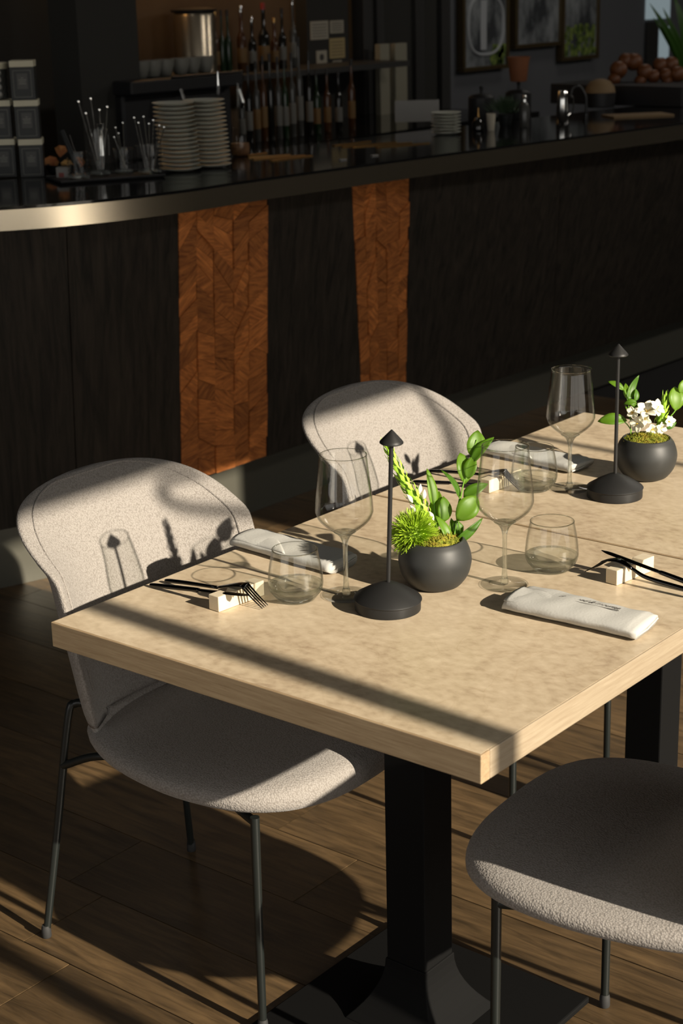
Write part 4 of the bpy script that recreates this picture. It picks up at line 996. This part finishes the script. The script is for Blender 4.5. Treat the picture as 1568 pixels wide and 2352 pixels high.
# notes pinned to the wall
nts = [((713, 47), (753, 92), 'paper', 'lined paper note pinned at upper left of the group'), ((758, 46), (788, 77), 'paper', 'small paper note pinned at upper right of the group'), ((757, 86), (791, 135), 'paper_yellow', 'yellowish paper note pinned below the small one'), ((727, 115), (750, 156), 'paper', 'white card with a small dark drawing pinned beside the yellow note'), ((764, 138), (784, 160), 'paper', 'small white slip pinned lowest on the wall')]
for i, ((xa, ya), (xb, yb), m_, lb) in enumerate(nts):
    p, q = bx_(xa, yb, -3.40), bx_(xb, ya, -3.40); t = thing('paper_note', lb, 'note', (-3.40, p.y, p.z), group='notes pinned on the wall')
    wy, hz = q.y-p.y, q.z-p.z; G().box((-.001, 0, 0), (.001, wy, hz)).make('sheet', m_, t)
    if i == 3: G().lathe([(wy*.2, 0), (wy*.2, .001)], 14, c=(.001, wy*.5, hz*.6), axis=V((1, 0, 0))).make('drawing', 'paper_ink', t)
    else:
        g = G()
        for k in range(5): g.box((.001, wy*.1, hz*(.15+.16*k)), (.0016, wy*.9, hz*(.15+.16*k)+.003))
        g.make('print_lines', 'paper_ink', t)
G().box((-3.47, bx_(705, 50, -3.4).y, 1.0), (-3.402, bx_(800, 50, -3.4).y, 2.6)).make('trim_4', 'wall_dark', None)['kind'] = 'structure'
# door frame strips
for i, (xa, xb, yt, yb) in enumerate(((874, 894, 100, 232), (909, 934, 98, 230))):
    p, q = bx_(xa, yb, -3.30), bx_(xb, yt, -3.30); o = G().box((-3.33, p.y, 1.0), (-3.30, q.y, q.z)).make('cream_post', 'cream_pipe', None)
    tag(o, ('left one of two pale upright boards by the dark doorway', 'right one of two pale upright boards by the dark doorway')[i], 'board', 'pale upright boards')
for i, (xa, xb) in enumerate(((820, 842), (852, 868), (940, 960), (1000, 1020))):
    p, q = bx_(xa, 100, -3.44), bx_(xb, 100, -3.44); G().box((-3.47, p.y, 0), (-3.40, q.y, 2.9)).make('trim_%d' % (5+i), 'frame_dark', None)['kind'] = 'structure'
# wall frames with window and greenery reflections painted into them
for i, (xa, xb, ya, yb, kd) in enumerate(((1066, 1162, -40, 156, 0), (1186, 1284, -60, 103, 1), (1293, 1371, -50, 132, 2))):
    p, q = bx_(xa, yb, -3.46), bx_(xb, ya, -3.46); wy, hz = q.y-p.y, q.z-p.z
    t = thing('reflecting_frame', ('framed dark print with a pale ring shape, left of three', 'framed grey print, middle of three', 'framed grey print with green foliage, right of three')[i], 'picture', (-3.46, p.y, p.z), group='framed prints on the far wall')  # the "prints" are window and greenery reflections painted into the frames
    G().box((-.03, 0, 0), (.0, wy, hz)).make('reflection_sheet', 'reflection_grey', t)
    g = G(); e = .022
    for q_ in ((-e, -e, wy+e, 0), (-e, hz, wy+e, hz+e), (-e, 0, 0, hz), (wy, 0, wy+e, hz)): g.box((-.035, q_[0], q_[1]), (.012, q_[2], q_[3]))
    g.make('frame', 'gold_frame', t, bevel=.003)
    if kd == 0:
        n = 40; pts = [V((.002, wy*.5+wy*.42*math.copysign(abs(math.cos(a*2*math.pi/n))**.8, math.cos(a*2*math.pi/n)), hz*.5+hz*.36*math.copysign(abs(math.sin(a*2*math.pi/n))**.7, math.sin(a*2*math.pi/n)))) for a in range(n)]
        G().tube(pts, .008, 6, True).make('ring_reflection', 'reflection_pale', t); G().box((.001, wy*.38, hz*.2), (.003, wy*.52, hz*.8)).make('bar_reflection', 'reflection_pale', t)
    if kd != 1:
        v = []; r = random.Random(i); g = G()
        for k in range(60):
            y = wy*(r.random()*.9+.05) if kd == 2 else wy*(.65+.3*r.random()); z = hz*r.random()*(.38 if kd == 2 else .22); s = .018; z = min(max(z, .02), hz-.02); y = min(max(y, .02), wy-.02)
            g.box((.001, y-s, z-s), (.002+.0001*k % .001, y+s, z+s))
        g.make('foliage_reflection', 'reflection_green', t)
# terracotta pot on the dark canister
p = at_x(1190, 240, -2.03); p.z = CT+.1455; c = at_d(1191, 150, depth(p))
t = thing('terracotta_pot', 'terracotta cup with a glowing orange rim above the canister', 'pot', V((p.x, p.y, p.z)))
hh = c.z-p.z+.035; G().lathe([(.030, 0), (.034, .004), (.042, hh*.8), (.048, hh), (.043, hh), (.036, hh*.7)], 28, True, True).make('pot_body', 'terracotta', t, smooth=True)
# fruit
t = thing('fruit_stand', 'dark stand holding oranges at the far end of the bar', 'stand', bp(1480, 255)+V((-.35, .35, 0)))
zf = .09; G().box((-.26, -.12, 0), (.40, .16, zf-.004)).make('stand_box', 'black_plastic', t, bevel=.004)
fr_px = [(1437, 140, 20), (1420, 160, 22), (1455, 142, 22), (1480, 165, 20), (1500, 175, 17), (1516, 150, 20), (1540, 148, 20), (1528, 172, 17), (1555, 170, 20), (1410, 182, 16), (1532, 186, 14), (1470, 186, 15)]
Df = depth(t.location); FN = ['leftmost of the upper row', 'left end of the lower row', 'second of the upper row', 'lower row, left of centre', 'lower row, centre', 'upper row, right of centre', 'upper row, near the right edge', 'lower row, right of centre', 'beside the picture edge', 'lowest at the far left', 'lowest at the right', 'lowest near the middle']
for i, (px, py, R) in enumerate(fr_px):
    c = at_d(px, py, Df+(.02 if py < 160 else -.02)); o = G().ball((0, 0, 0), R*.93*Df/F_PX, 16).make('orange', 'orange_fruit', None, smooth=True, loc=c)
    tag(o, 'orange on the far bar stand, %s' % FN[i], 'orange', 'oranges piled at the far end')
# bright pane far right
p, q = bx_(1484, 45, -3.49), bx_(1540, -60, -3.49)
sky = mat('sky_pane', (.1, .12, .13), .3, emit=((.55, .68, .72), .30))
wn = G().box((-3.50, p.y, p.z), (-3.485, q.y, q.z)).make('window_3', 'sky_pane', None); wn['kind'] = 'structure'
p, q = bx_(1514, 136, -3.49), bx_(1536, 60, -3.49); G().box((-3.50, p.y, p.z), (-3.485, q.y, q.z)).make('pane', 'sky_pane', wn)
p, q = bx_(1478, 400, -3.47), bx_(1512, 48, -3.47); G().box((-3.485, p.y, .0), (-3.47, q.y, q.z)).make('frame_panel', 'frame_dark', wn)
p, q = bx_(1396, 400, -3.47), bx_(1478, 48, -3.47)
t = thing('potted_plant', 'dark long-leaved plant at the top right corner', 'plant', V((-2.6, bx_(1575, 200, -2.6).y, 0)))
G().lathe([(.10, 0), (.14, 1.02), (.13, 1.02), (.05, 1.0)], 24).make('pot', 'black_plastic', t, smooth=True)
for i, (tx, ty) in enumerate(((1492, 8), (1522, 18), (1545, -20), (1560, 10), (1580, -30), (1500, 40))):
    a = V((0, 0, 1.02)); b = at_x(tx, ty, -2.6)-t.location; leaf('leaf', a, b, .05, t, .12, m='leaf_dark', blunt=.3)
